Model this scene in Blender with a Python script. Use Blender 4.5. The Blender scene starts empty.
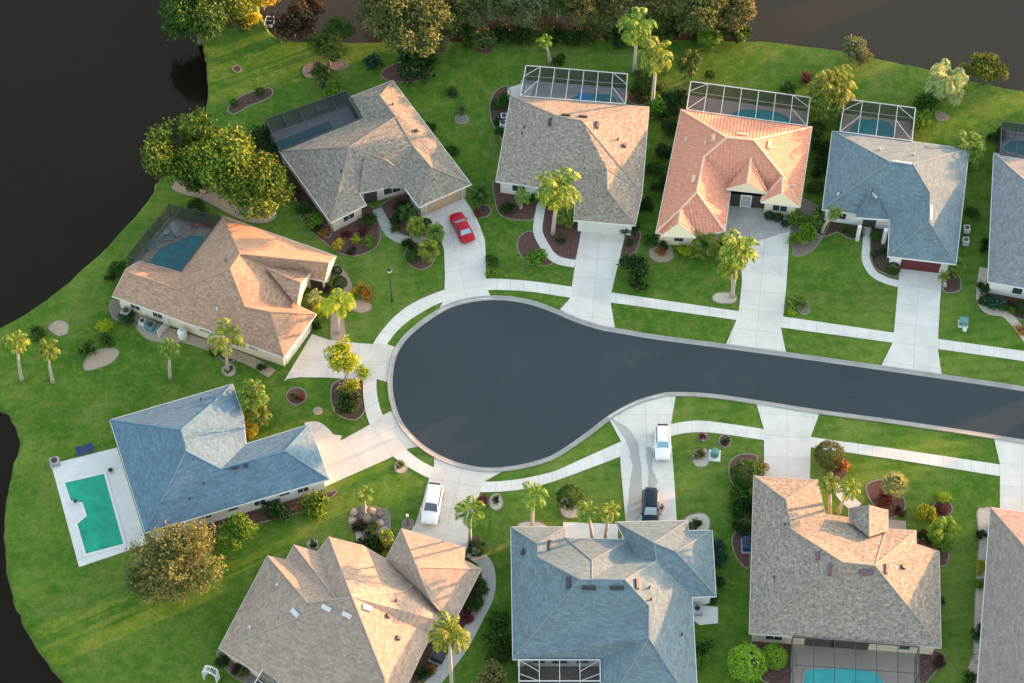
import bpy, bmesh, math, random
import numpy as np
from mathutils import Vector, Matrix
from mathutils.bvhtree import BVHTree
from mathutils.geometry import tessellate_polygon
R = math.radians
sc = bpy.context.scene
C = sc.collection
random.seed(7)
# ---------------------------------------------------------------- camera
W, H, FPX, DIST, TILT = 1024, 683, 2100.0, 248.0, R(35)
CAM = Vector((0, -DIST*math.sin(TILT), DIST*math.cos(TILT)))
FW = (-CAM).normalized(); RT = Vector((1, 0, 0)); UP = RT.cross(FW)
cd = bpy.data.cameras.new('camera'); cam = bpy.data.objects.new('camera', cd); C.objects.link(cam)
cd.sensor_width = 36; cd.lens = FPX/W*36; cd.clip_start = 1; cd.clip_end = 8000
cam.location = CAM; cam.rotation_euler = (TILT, 0, 0)
sc.camera = cam
def ray(px, py):
    return (FW*FPX + RT*(px-W/2) - UP*(py-H/2)).normalized()
def P(px, py, z=0.0):
    d = ray(px, py); t = (z-CAM.z)/d.z
    return CAM + d*t
def mpp(px, py, z=0):
    return (P(px, py, z)-CAM).dot(FW)/FPX
def zfit(base, top):
    """height at which the top point stands above the base point"""
    B = P(*base); p0 = P(*top); D = P(top[0], top[1], 1.0)-p0
    dx, dy = D.x, D.y
    return ((B.x-p0.x)*dx+(B.y-p0.y)*dy)/(dx*dx+dy*dy)
# ---------------------------------------------------------------- objects
def put(o, parent=None):
    C.objects.link(o)
    if parent is not None: o.parent = parent
    return o
def tag(o, label=None, cat=None, group=None, kind=None):
    if label: o['label'] = label
    if cat: o['category'] = cat
    if group: o['group'] = group
    if kind: o['kind'] = kind
    return o
def thing(name, label, cat, loc=(0, 0, 0), rz=0, group=None):
    o = bpy.data.objects.new(name, None); put(o)
    o.empty_display_size = .3
    o.location = loc; o.rotation_euler = (0, 0, rz)
    return tag(o, label, cat, group)
class MB:
    def __init__(s): s.v = []; s.f = []; s.m = []; s.uv = {}
    def face(s, pts, mi=0, uv=None):
        n = len(s.v); s.v += [tuple(p) for p in pts]; s.f.append(tuple(range(n, n+len(pts)))); s.m.append(mi)
        if uv: s.uv[len(s.f)-1] = uv
    def poly(s, pts, mi=0, flip=False):
        """possibly concave polygon, triangulated"""
        tris = tessellate_polygon([[Vector(p) for p in pts]])
        n = len(s.v); s.v += [tuple(p) for p in pts]
        for t in tris:
            a, b, c = [Vector(pts[i]) for i in t]
            nz = (b-a).cross(c-a).z
            t = tuple(t) if (nz > 0) != flip else tuple(reversed(t))
            s.f.append(tuple(n+i for i in t)); s.m.append(mi)
    def box(s, c, size, rz=0, mi=0, axis=None):
        cx, cy, cz = c; hx, hy, hz = size[0]/2, size[1]/2, size[2]/2
        co, si = math.cos(rz), math.sin(rz)
        q = []
        for x, y, z in ((-1,-1,-1),(1,-1,-1),(1,1,-1),(-1,1,-1),(-1,-1,1),(1,-1,1),(1,1,1),(-1,1,1)):
            X, Y = x*hx, y*hy
            q.append((cx+X*co-Y*si, cy+X*si+Y*co, cz+z*hz))
        n = len(s.v); s.v += q
        for f in ((0,3,2,1),(4,5,6,7),(0,1,5,4),(1,2,6,5),(2,3,7,6),(3,0,4,7)):
            s.f.append(tuple(n+i for i in f)); s.m.append(mi)
    def bar(s, a, b, w, h=None, mi=0, sides=4):
        """straight bar from a to b"""
        a = Vector(a); b = Vector(b); d = (b-a)
        if d.length < 1e-5: return
        d.normalize(); h = h or w
        u = d.cross(Vector((0, 0, 1)))
        if u.length < .01: u = Vector((1, 0, 0))
        u.normalize(); v = u.cross(d)
        n = len(s.v)
        for p in (a, b):
            for k in range(sides):
                an = 2*math.pi*(k+.5)/sides
                k2 = 1.414 if sides == 4 else 1
                s.v.append(tuple(p+u*math.cos(an)*w/2*k2+v*math.sin(an)*h/2*k2))
        for k in range(sides):
            j = (k+1) % sides
            s.f.append((n+k, n+j, n+sides+j, n+sides+k)); s.m.append(mi)
        s.f.append(tuple(n+k for k in reversed(range(sides)))); s.m.append(mi)
        s.f.append(tuple(n+sides+k for k in range(sides))); s.m.append(mi)
    def tube(s, pts, radii, sides=7, mi=0):
        n = len(s.v); m = len(pts)
        for i, p in enumerate(pts):
            p = Vector(p)
            d = Vector(pts[min(i+1, m-1)])-Vector(pts[max(i-1, 0)])
            d.normalize(); u = d.cross(Vector((0.13, 1, 0.05))).normalized(); v = u.cross(d)
            for k in range(sides):
                an = 2*math.pi*k/sides
                s.v.append(tuple(p+(u*math.cos(an)+v*math.sin(an))*radii[i]))
        for i in range(m-1):
            for k in range(sides):
                j = (k+1) % sides
                s.f.append((n+i*sides+k, n+i*sides+j, n+(i+1)*sides+j, n+(i+1)*sides+k)); s.m.append(mi)
        s.f.append(tuple(n+k for k in reversed(range(sides)))); s.m.append(mi)
        s.f.append(tuple(n+(m-1)*sides+k for k in range(sides))); s.m.append(mi)
    def lathe(s, c, prof, sides=12, mi=0):
        n = len(s.v); m = len(prof)
        for r, z in prof:
            for k in range(sides):
                an = 2*math.pi*k/sides
                s.v.append((c[0]+r*math.cos(an), c[1]+r*math.sin(an), c[2]+z))
        for i in range(m-1):
            for k in range(sides):
                j = (k+1) % sides
                s.f.append((n+i*sides+k, n+i*sides+j, n+(i+1)*sides+j, n+(i+1)*sides+k)); s.m.append(mi)
        s.f.append(tuple(n+k for k in reversed(range(sides)))); s.m.append(mi)
        s.f.append(tuple(n+(m-1)*sides+k for k in range(sides))); s.m.append(mi)
    def build(s, name, mats, parent=None, smooth=False):
        me = bpy.data.meshes.new(name)
        me.from_pydata(s.v, [], s.f)
        if not isinstance(mats, (list, tuple)): mats = [mats]
        for m in mats: me.materials.append(m)
        if len(mats) > 1: me.polygons.foreach_set('material_index', s.m)
        if s.uv:
            ul = me.uv_layers.new(name='UVMap')
            for fi, uv in s.uv.items():
                p = me.polygons[fi]
                for k, li in enumerate(p.loop_indices): ul.data[li].uv = uv[k]
        if smooth: me.polygons.foreach_set('use_smooth', [True]*len(me.polygons))
        me.update()
        return put(bpy.data.objects.new(name, me), parent)
def catmull(pts, n=6, closed=False):
    out = []; m = len(pts)
    idx = range(m if closed else m-1)
    for i in idx:
        p0 = pts[(i-1) % m] if closed or i > 0 else pts[0]
        p1 = pts[i]; p2 = pts[(i+1) % m]
        p3 = pts[(i+2) % m] if closed or i+2 < m else pts[-1]
        for k in range(n):
            t = k/n
            out.append(tuple(.5*((2*b)+(-a+c)*t+(2*a-5*b+4*c-d)*t*t+(-a+3*b-3*c+d)*t**3) for a, b, c, d in zip(p0, p1, p2, p3)))
    if not closed: out.append(tuple(pts[-1]))
    return out
def area2(p):
    return sum(p[i][0]*p[(i+1) % len(p)][1]-p[(i+1) % len(p)][0]*p[i][1] for i in range(len(p)))
def offset(pts, d):
    """offset a closed polygon inward by d (pts any winding), mitred"""
    if area2(pts) < 0: sgn = -1
    else: sgn = 1
    n = len(pts); out = []
    for i in range(n):
        a = Vector(pts[i-1][:2]); b = Vector(pts[i][:2]); c = Vector(pts[(i+1) % n][:2])
        e1 = (b-a).normalized(); e2 = (c-b).normalized()
        n1 = Vector((-e1.y, e1.x))*sgn; n2 = Vector((-e2.y, e2.x))*sgn
        m = n1+n2
        if m.length < .2: m = n1; k = 1
        else:
            m.normalize(); k = min(1/max(m.dot(n1), .4), 2.2)
        out.append((b.x+m.x*d*k, b.y+m.y*d*k))
    return out
def slab(name, pts, z1, z0, mat, parent=None, kind='structure', uvdir=None, px=True):
    """flat slab with sides; pts in pixels on the ground or metres"""
    if px: pts = [tuple(P(a[0], a[1], z1))[:2] for a in pts]
    mb = MB(); n = len(pts)
    if area2(pts) < 0: pts = list(reversed(pts))
    mb.poly([(x, y, z1) for x, y in pts])
    for i in range(n):
        a = pts[i]; b = pts[(i+1) % n]
        mb.face([(a[0], a[1], z0), (b[0], b[1], z0), (b[0], b[1], z1), (a[0], a[1], z1)])
    o = mb.build(name, mat, parent)
    if uvdir is not None:
        me = o.data; ul = me.uv_layers.new(name='UVMap')
        ox, oy, ang = uvdir; co, si = math.cos(-ang), math.sin(-ang)
        for l in me.loops:
            v = me.vertices[l.vertex_index].co; x, y = v.x-ox, v.y-oy
            ul.data[l.index].uv = (x*co-y*si, x*si+y*co)
    if parent is None and kind: tag(o, kind=kind)
    return o
# ---------------------------------------------------------------- materials
class NT:
    def __init__(s, name):
        s.m = bpy.data.materials.new(name); s.m.use_nodes = True
        s.t = s.m.node_tree; s.n = s.t.nodes; s.b = s.n['Principled BSDF']; s.out = s.n['Material Output']
    def new(s, ty, **kw):
        o = s.n.new(ty)
        for k, v in kw.items():
            if k.startswith('i_'):
                key = k[2:]
                key = int(key) if key.isdigit() else key.replace('_', ' ')
                o.inputs[key].default_value = v
            else: setattr(o, k, v)
        return o
    def link(s, a, b): s.t.links.new(a, b)
    def math(s, op, a, b=None, clamp=False):
        o = s.n.new('ShaderNodeMath'); o.operation = op; o.use_clamp = clamp
        for i, x in enumerate((a, b)):
            if x is None: continue
            if isinstance(x, (int, float)): o.inputs[i].default_value = x
            else: s.link(x, o.inputs[i])
        return o.outputs[0]
    def mix(s, f, a, b, mode='MIX'):
        o = s.n.new('ShaderNodeMix'); o.data_type = 'RGBA'; o.blend_type = mode
        for i, x in ((0, f), (6, a), (7, b)):
            if isinstance(x, (int, float)): o.inputs[i].default_value = x
            elif isinstance(x, tuple): o.inputs[i].default_value = x+(1,) if len(x) == 3 else x
            else: s.link(x, o.inputs[i])
        return o.outputs[2]
    def noise(s, vec, scale, detail=4, rough=.55, out=0):
        o = s.new('ShaderNodeTexNoise'); o.inputs['Scale'].default_value = scale
        o.inputs['Detail'].default_value = detail; o.inputs['Roughness'].default_value = rough
        if vec is not None: s.link(vec, o.inputs['Vector'])
        return o.outputs[out]
    def ramp(s, f, stops):
        o = s.new('ShaderNodeValToRGB'); e = o.color_ramp.elements
        while len(e) < len(stops): e.new(.5)
        for i, (p, c) in enumerate(stops):
            e[i].position = p; e[i].color = tuple(c)+(1,) if len(c) == 3 else c
        s.link(f, o.inputs[0]); return o.outputs[0]
    def coord(s, which='Object'):
        return s.new('ShaderNodeTexCoord').outputs[which]
    def pos(s): return s.new('ShaderNodeNewGeometry').outputs['Position']
    def bump(s, h, strength=.3, dist=.05):
        o = s.new('ShaderNodeBump'); o.inputs['Strength'].default_value = strength; o.inputs['Distance'].default_value = dist
        s.link(h, o.inputs['Height']); s.link(o.outputs[0], s.b.inputs['Normal'])
    def base(s, c):
        if isinstance(c, tuple): s.b.inputs['Base Color'].default_value = c+(1,)
        else: s.link(c, s.b.inputs['Base Color'])
    def rough(s, v): s.b.inputs['Roughness'].default_value = v
    def spec(s, v): s.b.inputs['Specular IOR Level'].default_value = v
def plain(name, c, rough=.6, metal=0, spec=.5, var=.12, scale=3):
    t = NT(name)
    n = t.noise(t.pos(), scale, 3)
    t.base(t.mix(t.math('MULTIPLY', n, var*2), c, tuple(x*.45 for x in c)))
    t.rough(rough); t.b.inputs['Metallic'].default_value = metal; t.spec(spec)
    return t.m
def mix3(a, b, f): return tuple(x*(1-f)+y*f for x, y in zip(a, b))
M = {}
def mats():
    # grass -------------------------------------------------
    t = NT('grass'); p = t.pos()
    n1 = t.noise(p, .035, 6, .7); n2 = t.noise(p, .22, 5, .68); n3 = t.noise(p, 2.6, 4, .7)
    c = t.ramp(n1, [(.34, (.055, .145, .012)), (.5, (.105, .205, .022)), (.62, (.175, .250, .040))])
    c = t.mix(t.math('MULTIPLY', t.ramp(n2, [(.40, (0, 0, 0)), (.60, (1, 1, 1))]), .75), c, (.042, .128, .009))
    dry = t.math('MULTIPLY', t.ramp(t.noise(p, .12, 7, .75), [(.50, (0, 0, 0)), (.68, (1, 1, 1))]), .62)
    c = t.mix(dry, c, (.22, .215, .065))
    dry2 = t.math('MULTIPLY', t.ramp(t.noise(p, .6, 6, .75), [(.56, (0, 0, 0)), (.70, (1, 1, 1))]), .5)
    c = t.mix(dry2, c, (.23, .19, .08))
    c = t.mix(t.math('MULTIPLY', t.ramp(n3, [(.36, (0, 0, 0)), (.64, (1, 1, 1))]), .55), c, (.036, .085, .012))
    n4 = t.noise(p, .95, 5, .7)
    c = t.mix(t.math('MULTIPLY', t.ramp(n4, [(.46, (0, 0, 0)), (.66, (1, 1, 1))]), .42), c, (.20, .24, .06))
    wv = t.new('ShaderNodeTexWave', i_Scale=.22, i_Distortion=1.2, i_Detail=3, i_Detail_Scale=.5); mpg = t.new('ShaderNodeMapping'); mpg.inputs['Rotation'].default_value = (0, 0, 1.44); t.link(p, mpg.inputs[0]); t.link(mpg.outputs[0], wv.inputs['Vector'])
    c = t.mix(t.math('MULTIPLY', t.ramp(t.noise(p, .03, 2), [(.48, (0, 0, 0)), (.6, (1, 1, 1))]), t.math('MULTIPLY', wv.outputs['Fac'], .26)), c, (.17, .26, .05))
    t.base(c); t.rough(.95); t.spec(.08)
    t.bump(t.noise(p, 5, 5, .75), 1.0, .12)
    M['grass'] = t.m
    # asphalt
    t = NT('asphalt'); p = t.pos()
    n = t.noise(p, .12, 5, .6); n2 = t.noise(p, 20, 3)
    c = t.ramp(n, [(.3, (.032, .046, .054)), (.55, (.038, .053, .062)), (.72, (.046, .060, .070))])
    c = t.mix(.25, c, t.ramp(n2, [(.3, (.028, .034, .040)), (.7, (.08, .09, .10))]))
    sp = t.ramp(t.noise(p, .55, 2, .5), [(.70, (0, 0, 0)), (.78, (1, 1, 1))])
    c = t.mix(t.math('MULTIPLY', sp, .6), c, (.028, .034, .040))
    sc2 = t.ramp(t.noise(p, .10, 6, .75), [(.60, (0, 0, 0)), (.72, (1, 1, 1))])
    c = t.mix(t.math('MULTIPLY', sc2, .4), c, (.080, .088, .092))
    t.base(c); t.rough(.9); t.spec(.12)
    M['asphalt'] = t.m
    # concrete with joints in UV metres
    def conc(name, c1, c2, ju, jv, jw=.06, ofs=0.0):
        t = NT(name); p = t.pos()
        n = t.noise(p, .5, 5, .6); n2 = t.noise(p, 9, 3)
        c = t.ramp(n, [(.3, c2), (.62, c1)])
        c = t.mix(.12, c, t.ramp(n2, [(.3, (.2, .2, .2)), (.7, (.8, .8, .8))]), 'OVERLAY')
        st = t.ramp(t.noise(p, .22, 6, .7), [(.50, (0, 0, 0)), (.70, (1, 1, 1))])
        c = t.mix(t.math('MULTIPLY', st, .42), c, tuple(x*.62 for x in c1))
        uv = t.new('ShaderNodeSeparateXYZ'); t.link(t.coord('UV'), uv.inputs[0])
        cell = t.new('ShaderNodeCombineXYZ')
        for k, j in ((0, ju), (1, jv)):
            if j: t.link(t.math('FLOOR', t.math('ADD', t.math('DIVIDE', uv.outputs[k], j), 100.0+ofs)), cell.inputs[k])
        wn = t.new('ShaderNodeTexWhiteNoise'); t.link(cell.outputs[0], wn.inputs[0])
        if ju: c = t.mix(t.math('MULTIPLY', wn.outputs[0], .22), c, tuple(x*.72 for x in c1))
        m = None
        for k, j in ((0, ju), (1, jv)):
            if not j: continue
            fr = t.math('FRACT', t.math('ADD', t.math('DIVIDE', uv.outputs[k], j), 100.5+ofs))
            d = t.math('ABSOLUTE', t.math('SUBTRACT', fr, .5))
            l = t.math('LESS_THAN', d, jw/j/2)
            m = l if m is None else t.math('MAXIMUM', m, l)
        if m is not None: c = t.mix(t.math('MULTIPLY', m, .34), c, (.16, .155, .15))
        t.base(c); t.rough(.9); t.spec(.2)
        return t.m
    M['drive'] = conc('concrete_drive', (.66, .635, .59), (.58, .56, .52), 2.9, 3.1)
    M['drive_tan'] = conc('concrete_drive_tan', (.64, .59, .53), (.55, .505, .455), 3.4, 3.4)
    M['walk'] = conc('concrete_walk', (.69, .665, .62), (.61, .585, .545), 1.6, 0)
    M['paver'] = conc('concrete_paver', (.40, .39, .37), (.32, .31, .30), 1.2, 1.2, .05)
    M['kerb'] = conc('concrete_kerb', (.36, .35, .33), (.28, .27, .255), 3, 0)
    M['stain'] = conc('concrete_stain', (.41, .395, .37), (.34, .33, .31), 0, 0)
    M['deck_white'] = conc('deck_white', (.66, .65, .63), (.58, .57, .55), 0, 0)
    M['deck_tan'] = conc('deck_tan', (.50, .42, .36), (.42, .36, .31), 2.4, 2.4, .05)
    M['deck_grey'] = conc('deck_grey', (.36, .37, .39), (.30, .31, .33), 0, 0)
    # mulch etc
    def bed(name, c1, c2, sc_=5):
        t = NT(name); p = t.pos()
        n = t.noise(p, sc_, 4, .7)
        t.base(t.ramp(n, [(.35, c2), (.62, c1)])); t.rough(.95); t.spec(.1)
        t.bump(n, .8, .08); return t.m
    M['mulch'] = bed('mulch', (.12, .080, .062), (.045, .030, .025))
    M['mulch_red'] = bed('mulch_red', (.165, .095, .082), (.06, .034, .03))
    M['mulch_grey'] = bed('gravel_grey', (.26, .22, .19), (.12, .095, .085))
    M['sand'] = bed('shell_gravel', (.42, .33, .25), (.30, .23, .17))
    M['pale'] = bed('pale_shell', (.55, .49, .41), (.40, .34, .28))
    M['edging'] = plain('edging', (.27, .225, .185), .9)
    # water
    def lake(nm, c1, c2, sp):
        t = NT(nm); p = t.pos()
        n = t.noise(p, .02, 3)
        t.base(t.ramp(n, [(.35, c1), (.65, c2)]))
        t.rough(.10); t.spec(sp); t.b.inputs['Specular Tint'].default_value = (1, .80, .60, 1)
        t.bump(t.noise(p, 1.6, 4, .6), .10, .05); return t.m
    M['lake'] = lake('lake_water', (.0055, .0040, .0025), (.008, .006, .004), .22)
    M['lake_sky_sheen'] = lake('lake_water_sky_sheen', (.030, .024, .018), (.036, .029, .022), .32)  # paler base colour stands in for stronger sky reflection on the top water
    def pool(name, c1, c2):
        t = NT(name); p = t.pos()
        n = t.noise(p, .45, 3); v = t.new('ShaderNodeTexVoronoi', i_Scale=1.6, feature='SMOOTH_F1'); t.link(p, v.inputs['Vector'])
        c = t.ramp(n, [(.35, c2), (.65, c1)])
        c = t.mix(t.math('MULTIPLY', v.outputs[0], .25), c, tuple(min(1, x*1.8+.02) for x in c1))
        t.base(c); t.rough(.06); t.bump(t.noise(p, 3, 3), .08, .03); return t.m
    M['pool_green'] = pool('pool_green', (.004, .31, .175), (.002, .20, .12))
    M['pool_teal'] = pool('pool_teal', (.006, .25, .27), (.004, .15, .19))
    M['pool_dark'] = pool('pool_dark', (.02, .19, .21), (.01, .13, .16))
    M['pool_turq'] = pool('pool_turq', (.03, .42, .43), (.015, .30, .34))
    M['pool_blue'] = pool('pool_blue', (.02, .25, .55), (.01, .18, .45))
    # roofs
    def shingle(name, c, spread=.35, warm=0, cell=2.4):
        t = NT(name)
        uvn = t.coord('UV')
        mp = t.new('ShaderNodeMapping'); mp.inputs['Scale'].default_value = (1.1, 1.2, 1); t.link(uvn, mp.inputs[0])
        n1 = t.noise(mp.outputs[0], cell, 5, .72); n2 = t.noise(uvn, .16, 4)
        lo = tuple(x*(1-spread) for x in c); hi = tuple(min(1, x*(1+spread)) for x in c)
        col = t.ramp(n1, [(.34, lo), (.5, c), (.66, hi)])
        br = t.new('ShaderNodeTexBrick', i_Scale=1.0, i_Mortar_Size=.012, i_Brick_Width=.62, i_Row_Height=.29, i_Mortar_Smooth=.3)
        br.inputs['Color1'].default_value = (.38, .38, .38, 1); br.inputs['Color2'].default_value = (.64, .64, .64, 1)
        br.inputs['Mortar'].default_value = (.25, .25, .25, 1)
        t.link(uvn, br.inputs['Vector'])
        col = t.mix(.6, col, br.outputs[0], 'OVERLAY')
        col = t.mix(t.math('MULTIPLY', t.ramp(n2, [(.35, (0, 0, 0)), (.7, (1, 1, 1))]), .25), col, tuple(x*.72 for x in c))
        t.base(col); t.rough(.93); t.spec(.2); t.bump(n1, .5, .03); return t.m
    M['roof_grey'] = shingle('shingle_grey', (.225, .205, .175), .5)
    M['roof_greybrown'] = shingle('shingle_greybrown', (.255, .225, .19), .5)
    M['roof_tan'] = shingle('shingle_tan', (.32, .25, .205), .22)
    M['roof_brown'] = shingle('shingle_brown', (.36, .235, .165), .3)
    M['roof_blue'] = shingle('shingle_blue', (.105, .180, .245), .2)
    M['roof_steel'] = shingle('shingle_steelblue', (.140, .195, .225), .18)
    M['roof_slate'] = shingle('shingle_slate', (.20, .215, .235), .2)
    M['roof_dull'] = shingle('shingle_dullbrown', (.255, .215, .20), .2)
    for k_, c_ in (('roof_grey', (.235, .218, .19)), ('roof_greybrown', (.27, .245, .21)), ('roof_tan', (.34, .28, .235)), ('roof_brown', (.37, .245, .17)), ('roof_blue', (.10, .20, .28)), ('roof_steel', (.175, .225, .25)), ('roof_slate', (.22, .235, .25)), ('roof_dull', (.27, .225, .205))):
        M['cap_'+k_] = plain('ridge_'+k_, c_, .93, var=.1)
    # clay tiles
    t = NT('clay_tile'); uvn = t.coord('UV')
    sp = t.new('ShaderNodeSeparateXYZ'); t.link(uvn, sp.inputs[0])
    rib = t.math('SINE', t.math('MULTIPLY', sp.outputs[0], 2*math.pi/.42))
    row = t.math('FRACT', t.math('DIVIDE', sp.outputs[1], .40))
    n1 = t.noise(uvn, 1.8, 4, .65); n2 = t.noise(uvn, .25, 4)
    c = t.ramp(n1, [(.3, (.47, .17, .105)), (.5, (.58, .235, .145)), (.7, (.68, .32, .21))])
    c = t.mix(t.math('MULTIPLY', t.math('ADD', t.math('MULTIPLY', rib, .5), .5), .30), c, (.36, .12, .08))
    c = t.mix(t.math('MULTIPLY', t.math('LESS_THAN', row, .18), .30), c, (.28, .10, .07))
    c = t.mix(t.math('MULTIPLY', n2, .35), c, (.62, .34, .24))
    t.base(c); t.rough(.8); t.bump(rib, .5, .05); M['roof_tile'] = t.m
    M['cap_tile'] = plain('tile_ridge_cap', (.74, .48, .33), .8)
    # walls and trim
    M['wall_cream'] = plain('stucco_cream', (.66, .58, .46), .9)
    M['wall_white'] = plain('stucco_white', (.72, .72, .70), .9)
    M['wall_beige'] = plain('stucco_beige', (.56, .49, .41), .9)
    M['wall_yellow'] = plain('stucco_yellow', (.72, .64, .44), .9)
    M['trim'] = plain('white_trim', (.68, .67, .65), .6)
    M['trim_beige'] = plain('beige_trim', (.52, .47, .42), .6)
    t = NT('window_glass'); t.base((.03, .05, .06)); t.rough(.06); t.spec(.8); M['glass'] = t.m
    t = NT('car_glass'); t.base((.02, .035, .045)); t.rough(.05); t.spec(1.0); M['car_glass'] = t.m
    t = NT('sky_tint_car_glass'); t.base((.22, .40, .48)); t.rough(.12); t.spec(.8); M['car_glass_sky'] = t.m  # pale blue base paints the reflected sky into the glass colour
    M['dark'] = plain('dark_metal', (.035, .036, .04), .5)
    M['bronze'] = plain('bronze_frame', (.045, .043, .045), .5)
    M['white_al'] = plain('white_aluminium', (.56, .57, .58), .5, var=.05)
    M['grey_al'] = plain('grey_metal', (.36, .37, .38), .5)
    M['garage_tan'] = plain('garage_tan', (.46, .33, .21), .7)
    M['garage_red'] = plain('garage_red', (.11, .014, .02), .6)
    M['garage_white'] = plain('garage_white', (.62, .61, .58), .7)
    M['black'] = plain('black_rubber', (.018, .018, .018), .8)
    M['shade'] = plain('entry_dark', (.05, .045, .04), .8)
    M['teal_box'] = plain('teal_box', (.10, .24, .24), .6)
    M['navy_panel'] = plain('navy_panel', (.02, .045, .12), .3)
    M['purple'] = plain('purple_flower', (.24, .05, .16), .8)
    M['terracotta'] = plain('terracotta', (.33, .12, .07), .8)
    M['purple_vent'] = plain('purple_vent', (.16, .09, .12), .7)
    def paint(n, c, metal=.0, rough=.32):
        t = NT(n); t.base(c); t.rough(rough); t.b.inputs['Metallic'].default_value = metal
        t.spec(.3); t.b.inputs['Coat Weight'].default_value = .12; t.b.inputs['Coat Roughness'].default_value = .1; return t.m
    M['car_red'] = paint('paint_red', (.36, .003, .014)); M['car_white'] = paint('paint_white', (.80, .80, .80))
    M['car_navy'] = paint('paint_navy', (.004, .014, .028))
    t = NT('lamp_globe'); t.base((.75, .70, .55)); t.rough(.3); M['globe'] = t.m
    M['rim'] = plain('wheel_rim', (.45, .46, .47), .3, .8)
    M['tail'] = plain('tail_light', (.5, .02, .02), .3); M['head'] = plain('head_light', (.75, .76, .78), .15)
    M['skin'] = plain('skin', (.50, .29, .20), .6); M['navy_cloth'] = plain('navy_cloth', (.03, .025, .09), .9)
    M['khaki'] = plain('khaki_cloth', (.45, .36, .24), .9); M['hair'] = plain('dark_hair', (.03, .02, .018), .7)
    def screen(name, op, c):
        t = NT(name); tr = t.new('ShaderNodeBsdfTransparent'); df = t.new('ShaderNodeBsdfDiffuse'); df.inputs[0].default_value = c+(1,)
        mx = t.new('ShaderNodeMixShader'); mx.inputs[0].default_value = op
        t.link(tr.outputs[0], mx.inputs[1]); t.link(df.outputs[0], mx.inputs[2]); t.link(mx.outputs[0], t.out.inputs[0]); return t.m
    M['screen'] = screen('insect_screen', .30, (.05, .05, .055))
    M['screen_dark'] = screen('insect_screen_dark', .52, (.035, .040, .055))
    M['screen_light'] = screen('insect_screen_light', .16, (.06, .06, .06))
    M['screen_wall'] = screen('insect_screen_wall', .58, (.05, .05, .055))
    M['bark'] = plain('bark', (.20, .16, .12), .95, scale=4); M['palm_bark'] = plain('palm_bark', (.40, .36, .30), .9, scale=4)
    M['pale_bark'] = plain('pale_bark', (.42, .40, .36), .9, scale=4)
    def leaf(name, cols, trans=.35):
        t = NT(name); g = t.new('ShaderNodeNewGeometry')
        n = len(cols)
        c = t.ramp(g.outputs['Random Per Island'], [(i/(n-1)*.9+.05, k) for i, k in enumerate(cols)])
        oi = t.new('ShaderNodeObjectInfo')
        hs = t.new('ShaderNodeHueSaturation')
        t.link(t.math('ADD', t.math('MULTIPLY', oi.outputs['Random'], .30), .85), hs.inputs['Value'])
        t.link(t.math('ADD', t.math('MULTIPLY', oi.outputs['Random'], .024), .488), hs.inputs['Hue'])
        t.link(c, hs.inputs['Color']); c = hs.outputs[0]
        t.base(c); t.rough(.55); t.spec(.25)
        tl = t.new('ShaderNodeBsdfTranslucent'); t.link(c, tl.inputs[0])
        mx = t.new('ShaderNodeMixShader'); mx.inputs[0].default_value = trans
        t.link(t.b.outputs[0], mx.inputs[1]); t.link(tl.outputs[0], mx.inputs[2]); t.link(mx.outputs[0], t.out.inputs[0])
        return t.m
    M['l_green'] = leaf('leaf_green', [(.018, .055, .010), (.045, .11, .014), (.09, .17, .022)])
    M['l_mango'] = leaf('leaf_mango', [(.025, .065, .010), (.065, .14, .016), (.14, .23, .022), (.32, .30, .030)])
    M['l_dark'] = leaf('leaf_dark', [(.012, .035, .010), (.026, .065, .014), (.045, .10, .020)])
    M['l_bright'] = leaf('leaf_bright', [(.06, .14, .012), (.12, .25, .018), (.20, .33, .03)])
    M['l_clip'] = leaf('leaf_clipped_lime', [(.13, .26, .02), (.24, .40, .03), (.34, .50, .04)])
    M['l_lime'] = leaf('leaf_lime', [(.18, .26, .015), (.35, .42, .02), (.48, .50, .03)])
    M['l_yellow'] = leaf('leaf_yellow', [(.25, .24, .02), (.50, .42, .03), (.60, .40, .03)])
    M['l_olive'] = leaf('leaf_olive', [(.045, .075, .020), (.10, .135, .035), (.20, .22, .06)])
    M['l_grey'] = leaf('leaf_greygreen', [(.06, .095, .045), (.12, .16, .07), (.21, .24, .10)])
    M['l_gold'] = leaf('leaf_gold', [(.065, .08, .028), (.14, .15, .05), (.27, .24, .07)])
    M['l_teal'] = leaf('leaf_teal', [(.015, .06, .035), (.03, .10, .055), (.06, .15, .08)])
    M['l_red'] = leaf('leaf_red', [(.09, .02, .02), (.16, .03, .035), (.22, .06, .05)])
    M['l_brown'] = leaf('leaf_brown', [(.03, .022, .014), (.055, .036, .02), (.09, .06, .03)])
    M['l_orange'] = leaf('leaf_orange', [(.25, .09, .02), (.42, .16, .03), (.35, .25, .05)])
    M['l_palm'] = leaf('leaf_palm', [(.05, .12, .018), (.12, .22, .028), (.25, .34, .05)])
    M['l_palmy'] = leaf('leaf_palm_yellow', [(.06, .12, .018), (.16, .24, .028), (.36, .40, .05)])
    M['l_wisp'] = leaf('leaf_wispy_gold', [(.09, .12, .04), (.19, .21, .065), (.38, .34, .09)])
    M['l_silver'] = leaf('leaf_silver', [(.16, .22, .07), (.30, .36, .12), (.42, .46, .20)])
mats()
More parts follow.
